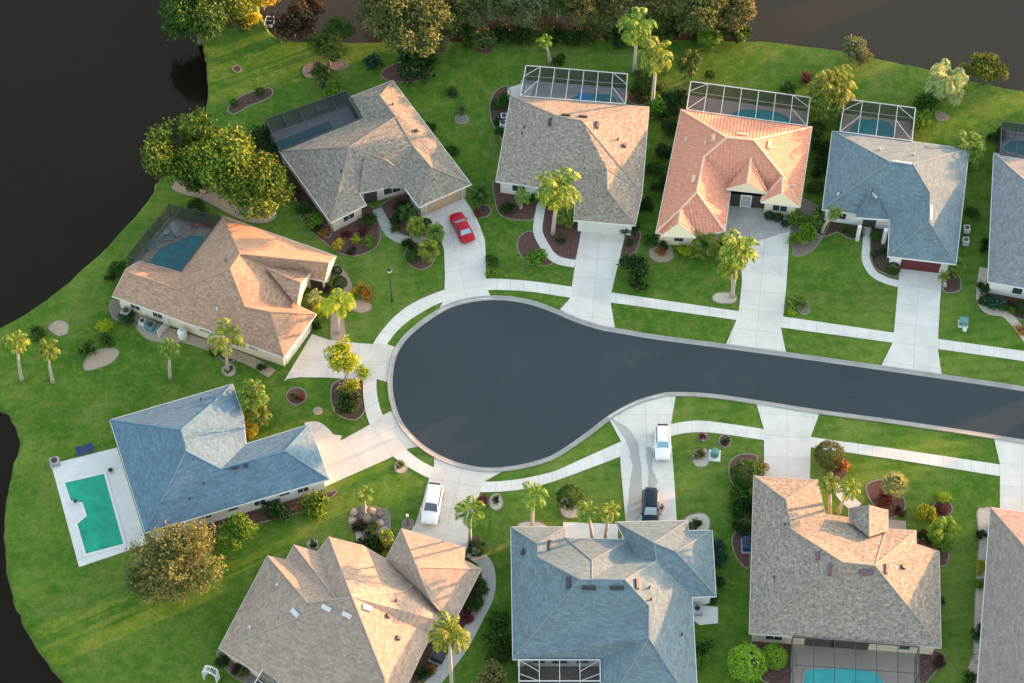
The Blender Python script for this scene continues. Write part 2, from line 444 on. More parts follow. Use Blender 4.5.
# ---------------------------------------------------------------- vegetation
def quad_cloud(name, cen, nrm, size, aspect=.55, rng=None, tip=None):
    n = len(cen); rng = rng or np.random.default_rng(1)
    a = rng.normal(size=(n, 3)); u = np.cross(nrm, a); u /= np.linalg.norm(u, axis=1)[:, None]+1e-9
    v = np.cross(nrm, u)
    s = size*rng.uniform(.65, 1.35, size=n)
    s = s[:, None]
    verts = np.stack([cen-u*s, cen-v*s*aspect, cen+u*s, cen+v*s*aspect], 1).reshape(-1, 3)
    me = bpy.data.meshes.new(name)
    me.vertices.add(4*n); me.vertices.foreach_set('co', verts.astype(np.float32).ravel())
    me.loops.add(4*n); me.loops.foreach_set('vertex_index', np.arange(4*n, dtype=np.int32))
    me.polygons.add(n); me.polygons.foreach_set('loop_start', np.arange(0, 4*n, 4, dtype=np.int32))
    me.update(calc_edges=True)
    return me
def crown_mesh(seed, lobes, nleaf, size, flat=.8, sparse=0, cone=False):
    """crown of radius 1 made of leaf clumps on several lobes"""
    rng = np.random.default_rng(seed)
    cs = []
    for k in range(lobes):
        if lobes == 1: c = np.zeros(3); r = 1.0
        else:
            an = rng.uniform(0, 2*np.pi); rr = rng.uniform(.15, .68)**.7; zz = rng.uniform(-.45, .55)*(1-rr*.4)
            c = np.array([rr*np.cos(an), rr*np.sin(an), zz*flat]); r = rng.uniform(.26, .46)
        cs.append((c, r))
    w = np.array([r*r for _, r in cs]); w /= w.sum()
    # leaf clumps (twigs) on each lobe, leaves around each clump
    per = 9; nc = nleaf//per
    pick = rng.choice(len(cs), size=nc, p=w)
    d = rng.normal(size=(nc, 3)); d /= np.linalg.norm(d, axis=1)[:, None]
    d[:, 2] = np.where(d[:, 2] < -.3, -d[:, 2]*.6, d[:, 2]); d /= np.linalg.norm(d, axis=1)[:, None]
    rad = rng.uniform(.72 if not sparse else .35, 1.08, size=nc)
    if lobes == 1: rad = rng.uniform(.88, 1.0, size=nc)
    C0 = np.array([cs[i][0] for i in pick]); R0 = np.array([cs[i][1] for i in pick])
    base = C0+d*(R0*rad)[:, None]*np.array([1, 1, flat])
    cen = np.repeat(base, per, 0)+rng.normal(size=(nc*per, 3))*size*1.25
    if cone:
        z = cen[:, 2]; k = np.clip(1.0-(z+.3)*.55, .25, 1.1); cen[:, 0] *= k; cen[:, 1] *= k; cen[:, 2] *= 1.35
    nr = np.repeat(d, per, 0)+rng.normal(size=(nc*per, 3))*.75; nr /= np.linalg.norm(nr, axis=1)[:, None]
    return quad_cloud('crown', cen, nr, size, .55, rng)
def frond_geo(V, F, org, az, el, L, rng, wid=1.0, droop=1.0, nl=16, leaf=.26):
    """one feather frond: curved rachis with leaflets on both sides"""
    p = np.array(org, float); dirh = np.array([math.cos(az), math.sin(az), 0]); side = np.array([-math.sin(az), math.cos(az), 0])
    pts = []; e = el; seg = L/10
    for i in range(11):
        pts.append(p.copy()); p = p+(dirh*math.cos(e)+np.array([0, 0, 1])*math.sin(e))*seg
        e -= droop*(.10+.035*i)
    pts = np.array(pts)
    # rachis
    for i in range(10):
        w = .028*L*(1-i/11)*.5; n = len(V)
        V += [pts[i]-side*w, pts[i]+side*w, pts[i+1]+side*w, pts[i+1]-side*w]; F.append((n, n+1, n+2, n+3))
    for k in range(nl):
        t = .16+.84*k/(nl-1); x = t*10; i = min(int(x), 9); q = pts[i]*(1-(x-i))+pts[i+1]*(x-i); T = pts[i+1]-pts[i]; T /= np.linalg.norm(T)
        ll = L*leaf*math.sin(math.pi*(.16+.74*t))*wid
        for sg in (-1, 1):
            d = side*sg*.88+T*.55+np.array([0, 0, -.10-.35*rng.random()])
            d /= np.linalg.norm(d); wv = T*L*.040
            n = len(V); m = q+d*ll*.45+np.array([0, 0, .02*L])
            V += [q, m-wv, q+d*ll-np.array([0, 0, .05*L]), m+wv]; F.append((n, n+1, n+2, n+3))
def palm_crown_mesh(seed, n=17, lo=-20, hi=78, nl=15, wid=1.0, droop=1.0, leaf=.26):
    rng = np.random.default_rng(seed); V = []; F = []
    for k in range(n):
        f = (k+.5)/n; el = R(lo+(hi-lo)*f**1.1+rng.uniform(-6, 6)); az = k*2.39996+rng.uniform(-.25, .25)
        frond_geo(V, F, (0, 0, 0), az, el, rng.uniform(.85, 1.1), rng, wid, droop, nl, leaf)
    me = bpy.data.meshes.new('crown'); me.from_pydata([tuple(v) for v in V], [], F); me.update(); return me
def areca_mesh(seed, n=95):
    rng = np.random.default_rng(seed); V = []; F = []
    for k in range(n):
        a = rng.uniform(0, 2*np.pi); r = .35*rng.random()**.5
        frond_geo(V, F, (r*math.cos(a), r*math.sin(a), rng.uniform(-.7, .35)), a+rng.uniform(-.7, .7), R(rng.uniform(15, 85)), rng.uniform(.6, 1.0), rng, 1.3, 1.0, 13, .26)
    me = bpy.data.meshes.new('crown'); me.from_pydata([tuple(v) for v in V], [], F); me.update(); return me
def fan_mesh(seed, n=34):
    rng = np.random.default_rng(seed); V = []; F = []
    for k in range(n):
        az = k*2.39996; el = R(-25+110*((k+.5)/n)+rng.uniform(-8, 8)); d = np.array([math.cos(az)*math.cos(el), math.sin(az)*math.cos(el), math.sin(el)])
        s = np.array([-math.sin(az), math.cos(az), 0]); q = d*.5; u = np.cross(s, d)
        n0 = len(V); w = s*.02; V += [w*0-w, w, q+w, q-w]; F.append((n0, n0+1, n0+2, n0+3))
        for j in range(9):
            b = R(-75+150*j/8); dd = d*math.cos(b)+s*math.sin(b)-u*.12; dd /= np.linalg.norm(dd); ll = .5*(1-.15*abs(j-4)/4); n0 = len(V); ww = np.cross(dd, u)*.05
            V += [q, q+dd*ll*.6-ww, q+dd*ll+np.array([0, 0, -.05]), q+dd*ll*.6+ww]; F.append((n0, n0+1, n0+2, n0+3))
    me = bpy.data.meshes.new('crown'); me.from_pydata([tuple(v) for v in V], [], F); me.update(); return me
CROWN = {}
def crown(kind, mat, var):
    key = (kind, mat, var)
    if key not in CROWN:
        s = hash(kind) % 7 if False else sum(map(ord, kind))+var*13
        if kind == 'tree': me = crown_mesh(s, 19, 9000, .046, .8)
        elif kind == 'open': me = crown_mesh(s, 20, 9000, .034, .75, sparse=1)
        elif kind == 'wispy': me = crown_mesh(s, 26, 15000, .026, .7, sparse=1)
        elif kind == 'mid': me = crown_mesh(s, 11, 3600, .068, .85)
        elif kind == 'bush': me = crown_mesh(s, 7, 1500, .105, .8)
        elif kind == 'ball': me = crown_mesh(s, 1, 4200, .055, .92)
        elif kind == 'small': me = crown_mesh(s, 4, 360, .2, .75)
        elif kind == 'cone': me = crown_mesh(s, 7, 1500, .10, .9, cone=True)
        elif kind == 'palm': me = palm_crown_mesh(s)
        elif kind == 'royal': me = palm_crown_mesh(s, 10, 5, 72, 15, 1.25, .9, .30)
        elif kind == 'bushy': me = palm_crown_mesh(s, 28, -55, 80, 15, 1.0, 1.0)
        elif kind == 'areca': me = areca_mesh(s)
        elif kind == 'fan': me = fan_mesh(s)
        me.materials.append(M[mat]); CROWN[key] = me
    return CROWN[key]
vcount = 0
def plant(kind, cx, cy, r, label, mat='l_green', base=None, h=None, cat=None, name=None, group=None, bark=None, sq=1.0, trunk=True):
    """a tree, palm or shrub whose crown centre shows at (cx, cy); r = crown radius in pixels"""
    global vcount; vcount += 1
    palm = kind in ('palm', 'royal', 'bushy')
    if base is not None:
        zc = max(.3, zfit(base, (cx, cy))); B = P(*base)
    else:
        rm0 = r*mpp(cx, cy)
        zc = h if h is not None else {'tree': rm0*1.1, 'open': rm0*1.2, 'wispy': rm0*.9, 'mid': rm0*1.0}.get(kind, rm0*.62)
        B = P(cx, cy, zc); B.z = 0
    if palm: r *= 1.12
    elif kind in ('bush', 'small', 'cone'): r *= 1.15
    rm = r*mpp(cx, cy, zc)
    cc = P(cx, cy, zc)
    if base is not None: cc = Vector((cc.x, cc.y, zc))
    nm = name or {'palm': 'palm_tree', 'royal': 'palm_tree', 'bushy': 'palm_tree', 'areca': 'areca_palm', 'fan': 'fan_palm', 'tree': 'tree', 'open': 'tree', 'wispy': 'tree', 'mid': 'tree'}.get(kind, 'shrub')
    ct = cat or {'palm_tree': 'palm tree', 'areca_palm': 'palm', 'fan_palm': 'palm'}.get(nm, nm.replace('_', ' '))
    t = thing(nm, label, ct, (B.x, B.y, 0), 0, group)
    rng = random.Random(vcount)
    me = crown(kind, mat, vcount % 3)
    o = bpy.data.objects.new('crown', me); put(o, t)
    off = Vector((cc.x-B.x, cc.y-B.y, 0))
    o.location = (off.x, off.y, zc); o.rotation_euler = (0, 0, rng.uniform(0, 6.28))
    k = 1.0
    o.scale = (rm*k, rm*k, rm*k*sq)
    if kind in ('palm', 'royal', 'bushy', 'fan'): o.location.z = zc
    mb = MB(); bk = M[bark] if bark else M['palm_bark'] if palm or kind == 'fan' else M['bark']
    if palm or (kind == 'fan' and zc > 1.2):
        r0 = .17 if kind != 'bushy' else .2
        pts = []; rad = []
        for i in range(8):
            f = i/7; q = off*(f**1.5); pts.append((q.x, q.y, -.05+(zc+.05)*f)); rad.append(r0*(1.35-.55*f) if i else r0*1.7)
        mb.tube(pts, rad, 8); mb.build('trunk', bk, t, True)
    elif trunk:
        top = zc+rm*.1; r0 = max(.04, rm*.055)
        pts = [(off.x*f+rng.uniform(-.05, .05)*rm*(f > 0), off.y*f+rng.uniform(-.05, .05)*rm*(f > 0), -.05+(top*.75)*f) for f in (0, .35, .7, 1)]
        mb.tube(pts, [r0*1.3, r0, r0*.85, r0*.6], 7)
        nb = 7 if kind in ('tree', 'open') else 16 if kind == 'wispy' else 5 if kind == 'mid' else 3
        for i in range(nb):
            an = i*6.28/nb+rng.uniform(-.4, .4); f0 = rng.uniform(.4, .95); s0 = Vector(pts[-1])*f0
            e = Vector((off.x+math.cos(an)*rm*.62, off.y+math.sin(an)*rm*.62, zc+rm*rng.uniform(-.1, .45)))
            mid = s0.lerp(e, .5)+Vector((0, 0, -.1*rm)) 
            mb.tube([s0, mid, e], [r0*.5, r0*.34, r0*.12], 5)
        mb.build('trunk', bk, t, True)
    return t
# ---------------------------------------------------------------- houses
def solve_z(px, py, edges, pitch):
    p0 = P(px, py, 0); D = P(px, py, 1.0)-p0; zs = []
    for A, B, inward in edges:
        e = (B-A); e.z = 0; e.normalize(); n = Vector((-e.y, e.x, 0))*inward
        den = 1-pitch*n.dot(D)
        zs.append((A.z+pitch*n.dot(p0-A))/den)
    return zs
HOUSES = {}
def roofset(E, Rg, faces, pitch, ze, first=0):
    Ev = [P(e[0], e[1], e[2] if len(e) > 2 else ze) for e in E]
    sg = 1 if area2(Ev) > 0 else -1
    n = len(Ev); Rv = []
    for k, r in enumerate(Rg):
        if len(r) > 2: Rv.append(P(r[0], r[1], r[2])); continue
        es = []
        for f in faces:
            if 'r%d' % k not in f: continue
            m = len(f)
            for i in range(m):
                a, b = f[i], f[(i+1) % m]
                if a[0] == 'e' and b[0] == 'e':
                    ia, ib = int(a[1:]), int(b[1:])
                    if (ia+1) % n == ib: es.append((Ev[ia], Ev[ib], sg))
                    elif (ib+1) % n == ia: es.append((Ev[ib], Ev[ia], sg))
        zs = solve_z(r[0], r[1], es, pitch)
        if not zs: raise Exception('no eave for r%d' % k)
        L = [(b-a).length for a, b, _ in es]
        z = sum(z*l for z, l in zip(zs, L))/sum(L)
        z = max(ze+.3, min(z, ze+5.0)); Rv.append(P(r[0], r[1], z))
        DBG.append((k, [round(x, 2) for x in zs]))
    return Ev, Rv
DBG = []
def add_face(mb, pts, mi=0):
    """roof face; UV in metres along eave / up slope"""
    tris = tessellate_polygon([[Vector((p.x, p.y, 0)) for p in pts]])
    nn = Vector((0, 0, 0)); m = len(pts)
    for i in range(m):
        a, b = pts[i], pts[(i+1) % m]
        nn += Vector(((a.y-b.y)*(a.z+b.z), (a.z-b.z)*(a.x+b.x), (a.x-b.x)*(a.y+b.y)))
    if nn.z < 0: nn = -nn
    nn.normalize(); hor = Vector((-nn.y, nn.x, 0))
    if hor.length < .01: hor = Vector((1, 0, 0))
    hor.normalize(); upv = nn.cross(hor)
    base = len(mb.v); mb.v += [tuple(p) for p in pts]
    for t in tris:
        a, b, c = [pts[i] for i in t]
        t = tuple(t)
        if (b-a).cross(c-a).z < 0: t = t[::-1]
        mb.f.append(tuple(base+i for i in t)); mb.m.append(mi)
        mb.uv[len(mb.f)-1] = [(pts[i].dot(hor), pts[i].dot(upv)) for i in t]
def house(key, label, E, Rg, faces, roof, wall, pitch=.5, ze=2.75, overlays=(), garage=None, trim='trim', door=None, wins=(), vents=(), cap=None, capw=.22):
    fs = [(['W']+f[1:].split() if f[0] == 'W' else f.split()) for f in faces]
    Ev, Rv = roofset(E, Rg, [f for f in fs if f[0] != 'W'], pitch, ze)
    cx = sum(v.x for v in Ev)/len(Ev); cy = sum(v.y for v in Ev)/len(Ev)
    O = Vector((cx, cy, 0))
    t = thing('house', label, 'house', O, 0, 'houses around the cul de sac')
    rb = MB(); caps = MB(); fasc = MB()
    allF = []
    def tok(x, Ev, Rv): return (Ev if x[0] == 'e' else Rv)[int(x[1:])]-O
    def do(Ev, Rv, fs, up=0, mainset=True):
        for f in fs:
            wl = f[0] == 'W'; g = f[1:] if wl else f
            pts = [tok(x, Ev, Rv)+Vector((0, 0, up)) for x in g]
            if wl: wallm.face(pts)
            else: add_face(rb, pts)
            if not wl:
                for i in range(len(g)):
                    allF.append((id(Ev), tuple(sorted((g[i], g[(i+1) % len(g)]))), tok(g[i], Ev, Rv), tok(g[(i+1) % len(g)], Ev, Rv), pts))
    wallm = MB()
    do(Ev, Rv, fs)
    outl = [(v.x-cx, v.y-cy) for v in Ev]
    if area2(outl) < 0: outl2 = outl[::-1]
    else: outl2 = outl
    # fascia / gutter slab under the roof
    ex = offset(outl2, -.07)
    z1, z0 = ze-.012, ze-.20; n = len(ex)
    fasc.poly([(x, y, z1) for x, y in ex]); fasc.poly([(x, y, z0) for x, y in ex], flip=True)
    for i in range(n):
        a = ex[i]; b = ex[(i+1) % n]; fasc.face([(a[0], a[1], z0), (b[0], b[1], z0), (b[0], b[1], z1), (a[0], a[1], z1)])
    # walls
    wl = offset(outl2, .48); zt = z0+.01
    for i in range(n):
        a = wl[i]; b = wl[(i+1) % n]
        wallm.face([(a[0], a[1], -.05), (b[0], b[1], -.05), (b[0], b[1], zt), (a[0], a[1], zt)])
    k = 0
    for ov in overlays:
        k += 1
        fo = [(['W']+f[1:].split()) if f[0] == 'W' else f.split() for f in ov['F']]
        oe, orr = roofset(ov['E'], ov['R'], [f for f in fo if f[0] != 'W'], ov.get('pitch', pitch), ov.get('ze', ze)+.02*k)
        do(oe, orr, fo, .015*k)
        if ov.get('fascia', True):
            for (i, j) in ov.get('edges', [(0, 1)]):
                a = oe[i]-O; b = oe[j]-O; fasc.bar(a+Vector((0, 0, -.08)), b+Vector((0, 0, -.08)), .10, .2)
    # ridge and hip caps
    cnt = {}
    for ident, e, a, b, pts in allF: cnt.setdefault((ident, e), []).append((a, b, pts))
    for (ident, e), L in cnt.items():
        if len(L) == 2 and not (e[0][0] == 'e' and e[1][0] == 'e'):
            a, b, p1 = L[0]; p2 = L[1][2]
            mid = (a+b)/2; c1 = sum(p1, Vector())/len(p1); c2 = sum(p2, Vector())/len(p2)
            d = (b-a).normalized()
            def below(c):
                w = (c-mid); w2 = w-d*w.dot(d); return w2
            s = (below(c1)+below(c2))
            if s.z < -.05: caps.bar(a+Vector((0, 0, .03)), b+Vector((0, 0, .03)), capw, .09, sides=6)
    r = rb.build('roof', M[roof], t); wobj = wallm.build('wall', M[wall], t); fasc.build('fascia', M[trim], t)
    if caps.f: caps.build('ridge_cap', M[cap or 'cap_'+roof], r)
    bv = BVHTree.FromPolygons([Vector(v)+O for v in rb.v], rb.f)
    def hit(px, py):
        h = bv.ray_cast(CAM, ray(px, py)); return h
    for v in vents:
        kind, px, py = v[:3]; h = hit(px, py)
        if h[0] is None: continue
        q = h[0]-O; nn = h[1] if h[1].z > 0 else -h[1]
        mb = MB(); rz = math.atan2(nn.y, nn.x)+math.pi/2
        if kind == 'pipe': mb.tube([q, q+Vector((0, 0, .45))], [.09, .09], 8); mb.build('vent_pipe', M['dark'], r)
        elif kind == 'wpipe': mb.tube([q, q+Vector((0, 0, .4))], [.13, .11], 8); mb.build('vent_pipe', M['white_al'], r)
        else:
            sz, mt, nm = {'vent': ((1.1, .42, .20), 'dark', 'roof_vent'), 'pvent': ((1.2, .42, .2), 'purple_vent', 'roof_vent'), 'sky': ((1.3, .75, .16), 'white_al', 'skylight'), 'tvent': ((1.0, .5, .22), 'cap_tile', 'roof_vent'), 'turtle': ((.45, .45, .25), 'dark', 'roof_vent')}[kind]
            if len(v) > 3: sz = (v[3], v[4], sz[2])
            rot = nn.to_track_quat('Z', 'Y')
            mb.box((0, 0, 0), sz); mb.box((0, 0, sz[2]*.5+.01), (sz[0]*.86, sz[1]*.8, .05))
            o = mb.build(nm, M[mt], r)
            # box lies in the roof plane, long side along the eave
            ax = Vector((-nn.y, nn.x, 0)).normalized(); ay = nn.cross(ax)
            mm = Matrix((ax, ay, nn)).transposed().to_4x4(); mm.translation = q+nn*.06
            o.matrix_local = mm
            if kind == 'sky': pass
    # openings: (kind, px, py, width) placed on the wall nearest to the pixel
    segs = [(Vector((wl[i][0], wl[i][1], 0)), Vector((wl[(i+1) % n][0], wl[(i+1) % n][1], 0))) for i in range(n)]
    used = []
    def on_wall(q):
        best = None
        for i, (a, b) in enumerate(segs):
            L = (b-a).length
            if L < .8: continue
            f = max(0, min(1, (q-a).dot(b-a)/L/L)); pp = a+(b-a)*f; d = (pp-q).length
            if best is None or d < best[0]: best = (d, i, f, L)
        return best
    def put_open(i, f, L, wd, ht, sill, kind, mt=None):
        a, b = segs[i]; d = (b-a).normalized(); nrm = Vector((d.y, -d.x, 0))
        wd = min(wd, L-.3); f = max(wd/2/L+.1/L, min(1-wd/2/L-.1/L, f)); c = a+(b-a)*f; rz = math.atan2(d.y, d.x)
        used.append((i, f*L, wd))
        if kind == 'win':
            fr = MB(); fr.box(c+nrm*.03+Vector((0, 0, sill+ht/2)), (wd+.2, .10, ht+.2), rz); fo = fr.build('window', M['trim'], t)
            g = MB()
            nn_ = 2 if wd > 1.2 else 1
            for s in range(nn_):
                u = (s-(nn_-1)/2)*wd/nn_; g.box(c+nrm*.09+d*u+Vector((0, 0, sill+ht/2)), (wd/nn_-.08, .03, ht-.06), rz)
            g.build('pane', M['glass'], fo)
        elif kind == 'garage':
            g = MB()
            for s in range(4): g.box(c+nrm*.03+Vector((0, 0, .02+(s+.5)*2.12/4)), (wd, .08, 2.12/4-.03), rz)
            g.build('garage_door', M[mt], t)
            fr = MB()
            for sg in (-1, 1): fr.box(c+nrm*.03+d*sg*(wd/2+.09)+Vector((0, 0, 1.1)), (.14, .12, 2.2), rz)
            fr.box(c+nrm*.03+Vector((0, 0, 2.22)), (wd+.32, .12, .12), rz); fr.build('garage_frame', M['trim'], t)
        elif kind == 'door':
            g = MB(); g.box(c+nrm*.02+Vector((0, 0, 1.08)), (wd, .08, 2.14), rz); g.build('door', M[mt or 'shade'], t)
    if garage:
        for g in garage:
            px, py, wd, mt = g; q = P(px, py, 1.1)-O; q.z = 0; b_ = on_wall(q); put_open(b_[1], b_[2], b_[3], wd, 2.1, 0, 'garage', mt)
    if door:
        for g in door:
            px, py, wd = g[:3]; q = P(px, py, 1.1)-O; q.z = 0; b_ = on_wall(q); put_open(b_[1], b_[2], b_[3], wd, 2.1, 0, 'door', g[3] if len(g) > 3 else None)
    for g in wins:
        px, py, wd = g[:3]; ht = g[3] if len(g) > 3 else 1.2; sill = g[4] if len(g) > 4 else .9
        q = P(px, py, sill+ht/2)-O; q.z = 0; b_ = on_wall(q); put_open(b_[1], b_[2], b_[3], wd, ht, sill, 'win')
    # the other long walls get their own windows
    for i, (a, b) in enumerate(segs):
        L = (b-a).length
        if L < 3.5: continue
        m = int(L//4.2)
        for s in range(m):
            x = (s+.5)*L/m
            if any(u[0] == i and abs(u[1]-x) < u[2]/2+1.2 for u in used): continue
            put_open(i, x/L, L, 1.3, 1.1, 1.0, 'win')
    HOUSES[key] = dict(t=t, O=O, hit=hit)
    return t
# ---------------------------------------------------------------- cages and pools
def cage(label, top, nb, nd, frame, scr, zt=2.9, mid=True, group='screened pool enclosures', brace=True, hwall=False, tw=.07):
    """top = back-left, back-right, house-right, house-left in pixels at height zt"""
    a, b, c, d = [P(p[0], p[1], zt) for p in top]
    O = (a+b+c+d)/4; O.z = 0; a, b, c, d = a-O, b-O, c-O, d-O
    t = thing('pool_cage', label, 'pool cage', O, 0, group)
    fm = MB(); sm = MB()
    dn = Vector((0, 0, -zt))
    def br(p, q, w=tw): fm.bar(p, q, w)
    for p, q in ((a, b), (b, c), (d, a), (c, d)): br(p, q, tw*1.5)
    for k in range(nb+1):
        f = k/nb; p = a.lerp(b, f); q = d.lerp(c, f)
        if 0 < k < nb: br(p, q)
        br(p, p+dn, tw)
        if mid and k < nb:
            p2 = a.lerp(b, (k+1)/nb)
    for k in range(1, nd+1):
        f = k/nd; p = a.lerp(d, f); q = b.lerp(c, f)
        if k < nd: br(p, q, tw*.8)
        br(p, p+dn); br(q, q+dn)
    for h in (-zt+.03, -zt+.95):
        z = Vector((0, 0, h)); ww = tw
        br(d+z, a+z, ww); br(a+z, b+z, ww); br(b+z, c+z, ww)
    if brace:
        f1 = 1/nb; rt = 1/max(nd, 1)
        br(a.lerp(b, f1).lerp(d.lerp(c, f1), .45*rt), a.lerp(d, rt), tw*.8); br(b.lerp(a, f1).lerp(c.lerp(d, f1), .45*rt), b.lerp(c, rt), tw*.8)
        br(a.lerp(b, f1), a.lerp(d, .35*rt), tw*.8); br(b.lerp(a, f1), b.lerp(c, .35*rt), tw*.8)
    e = Vector((0, 0, -.02))
    sm.face([a+e, b+e, c+e, d+e])
    for p, q in ((d, a), (a, b), (b, c)): sm.face([p+dn, q+dn, q+e, p+e], 1)
    fm.build('frame', M[frame], t); sm.build('screen', [M[scr], M['screen_wall'] if scr == 'screen' else M[scr]], t)
    return t
def pool(label, pts, mat, n=5, smooth=True, coping='trim'):
    pp = catmull(pts, n, True) if smooth else pts
    g = [tuple(P(x, y, .06))[:2] for x, y in pp]
    O = Vector((sum(x for x, _ in g)/len(g), sum(y for _, y in g)/len(g), 0))
    g = [(x-O.x, y-O.y) for x, y in g]
    if area2(g) < 0: g = g[::-1]
    t = thing('swimming_pool', label, 'swimming pool', O, 0)
    slab('water', g, .085, .0, M[mat], t, px=False)
    out = offset(g, -.28); mb = MB(); m = len(g)
    for i in range(m):
        j = (i+1) % m
        mb.face([(g[i][0], g[i][1], .12), (g[j][0], g[j][1], .12), (out[j][0], out[j][1], .12), (out[i][0], out[i][1], .12)][::-1])
        mb.face([(g[i][0], g[i][1], .04), (g[j][0], g[j][1], .04), (g[j][0], g[j][1], .12), (g[i][0], g[i][1], .12)])
        mb.face([(out[i][0], out[i][1], .0), (out[j][0], out[j][1], .0), (out[j][0], out[j][1], .12), (out[i][0], out[i][1], .12)])
    mb.build('coping', M[coping], t)
    return t
# ---------------------------------------------------------------- cars
def car(label, cx, cy, head_px, L, Wd, Ht, paint, style='suv', wind='car_glass', group=None):
    """cx,cy: car centre in pixels on the ground; head_px: pixel direction of the nose"""
    c = P(cx, cy, .7); c.z = .065; e = P(cx+head_px[0], cy+head_px[1], .7)-P(cx, cy, .7); rz = math.atan2(e.y, e.x)
    t = thing('parked_car', label, 'car', c, rz, 'cars parked on the driveways')
    hl, hw = L/2, Wd/2
    if style == 'suv': st = [(-1, .60, .78, .90), (-.96, .32, 1.0, .97), (-.80, .26, 1.04, 1), (-.45, .24, 1.05, 1), (0, .24, 1.03, 1), (.40, .24, 1.02, 1), (.62, .24, .98, .99), (.85, .26, .90, .95), (.97, .32, .76, .86), (1, .50, .62, .76)]
    else: st = [(-1, .50, .72, .84), (-.95, .30, .90, .95), (-.78, .24, .95, 1), (-.45, .22, .93, 1), (0, .22, .91, 1), (.40, .22, .91, 1), (.60, .22, .86, .98), (.85, .24, .76, .93), (.97, .30, .64, .84), (1, .44, .54, .74)]
    mb = MB(); secs = []
    for x, zb, zt, w in st:
        X = x*hl; w = hw*w
        secs.append([(X, -w*.55, zb), (X, -w*.96, zb+.05), (X, -w, (zb+zt)/2), (X, -w*.95, zt-.08), (X, -w*.80, zt), (X, 0, zt+.045), (X, w*.80, zt), (X, w*.95, zt-.08), (X, w, (zb+zt)/2), (X, w*.96, zb+.05), (X, w*.55, zb)])
    for i in range(len(secs)): mb.v += secs[i]
    m = len(secs[0])
    for i in range(len(secs)-1):
        for k in range(m):
            j = (k+1) % m; mb.f.append((i*m+k, i*m+j, (i+1)*m+j, (i+1)*m+k)); mb.m.append(0)
    mb.f.append(tuple(range(m))); mb.m.append(0); mb.f.append(tuple((len(secs)-1)*m+k for k in reversed(range(m)))); mb.m.append(0)
    # cabin shell
    if style == 'suv': b0, b1, t0, t1, zb = -.95, .44, -.82, .14, 1.0
    else: b0, b1, t0, t1, zb = -.66, .42, -.40, .10, .88
    wb, wt = hw*.90, hw*.72; zr = Ht
    B = [(b0*hl, -wb, zb-.05), (b1*hl, -wb*.96, zb-.06), (b1*hl, wb*.96, zb-.06), (b0*hl, wb, zb-.05)]
    T = [(t0*hl, -wt, zr-.05), (t1*hl, -wt, zr-.05), (t1*hl, wt, zr-.05), (t0*hl, wt, zr-.05)]
    n0 = len(mb.v); mb.v += B+T
    for k in range(4):
        j = (k+1) % 4; mb.f.append((n0+k, n0+j, n0+4+j, n0+4+k)); mb.m.append(0)
    # crowned roof
    cz = zr+.03; n1 = len(mb.v); mb.v += [(t0*hl*.8, 0, cz), (t1*hl*.7, 0, cz)]
    a4 = [n0+4, n0+5, n0+6, n0+7]
    mb.f += [(a4[0], a4[1], n1+1, n1), (a4[2], a4[3], n1, n1+1), (a4[1], a4[2], n1+1), (a4[3], a4[0], n1)]; mb.m += [0]*4
    body = mb.build('body', M[paint], t)
    bvm = body.modifiers.new('bevel', 'BEVEL'); bvm.width = .05; bvm.segments = 2; bvm.limit_method = 'ANGLE'; bvm.angle_limit = R(25)
    body.data.polygons.foreach_set('use_smooth', [True]*len(body.data.polygons))
    V = [Vector(p) for p in B+T]
    def patch(name, q, sh, off, mt):
        p = [Vector(x) for x in q]; cc = sum(p, Vector())/4; nn = (p[1]-p[0]).cross(p[3]-p[0]).normalized()
        if nn.dot(cc-Vector((0, 0, zb))) < 0: nn = -nn
        p = [cc+(x-cc)*sh+nn*off for x in p]; g = MB(); g.face(p); g.face([x-nn*.02 for x in reversed(p)])
        return g.build(name, M[mt], t)
    patch('windshield', [V[1], V[2], V[6], V[5]], .88, .025, wind)
    patch('rear_window', [V[0], V[3], V[7], V[4]], .84, .025, wind if style == 'sedan' else 'car_glass')
    for s, (i, j, k, l) in ((-1, (0, 1, 5, 4)), (1, (3, 2, 6, 7))):
        for f0, f1 in ((.04, .5), (.53, .95)):
            q = [V[i].lerp(V[j], f0), V[i].lerp(V[j], f1), V[l].lerp(V[k], f1), V[l].lerp(V[k], f0)]
            q = [q[0].lerp(q[3], .22), q[1].lerp(q[2], .22), q[1].lerp(q[2], .9), q[0].lerp(q[3], .9)]
            patch('side_window', q, .98, .02, 'car_glass')
    for sx in (-.60, .62):
        for sy in (-1, 1):
            w = MB(); cxw = sx*hl; yw = sy*(hw-.10); rr = .36 if style == 'suv' else .32
            w.tube([(cxw, yw-.11, rr), (cxw, yw+.11, rr)], [rr, rr], 18); wo = w.build('wheel', M['black'], t, True)
            g = MB(); g.tube([(cxw, yw+sy*.10, rr), (cxw, yw+sy*.125, rr)], [rr*.62, rr*.58], 10); g.build('rim', M['rim'], wo)
    ztf = st[-2][2]; ztr = st[1][2]
    for sy in (-1, 1):
        g = MB(); g.box((hl*.955, sy*hw*.60, ztf-.10), (.16, .36, .14), sy*-.35); g.build('headlight', M['head'], t)
        g = MB(); g.box((-hl*.985, sy*hw*.68, ztr-.16), (.08, .30, .18)); g.build('tail_light', M['tail'], t)
        g = MB(); g.box((b1*hl-.18, sy*(hw+.07), zb+.04), (.12, .20, .13)); g.build('mirror', M[paint], t)
    g = MB(); g.box((hl*.985, 0, .52 if style == 'suv' else .44), (.05, Wd*.52, .16)); g.build('grille', M['dark'], t)
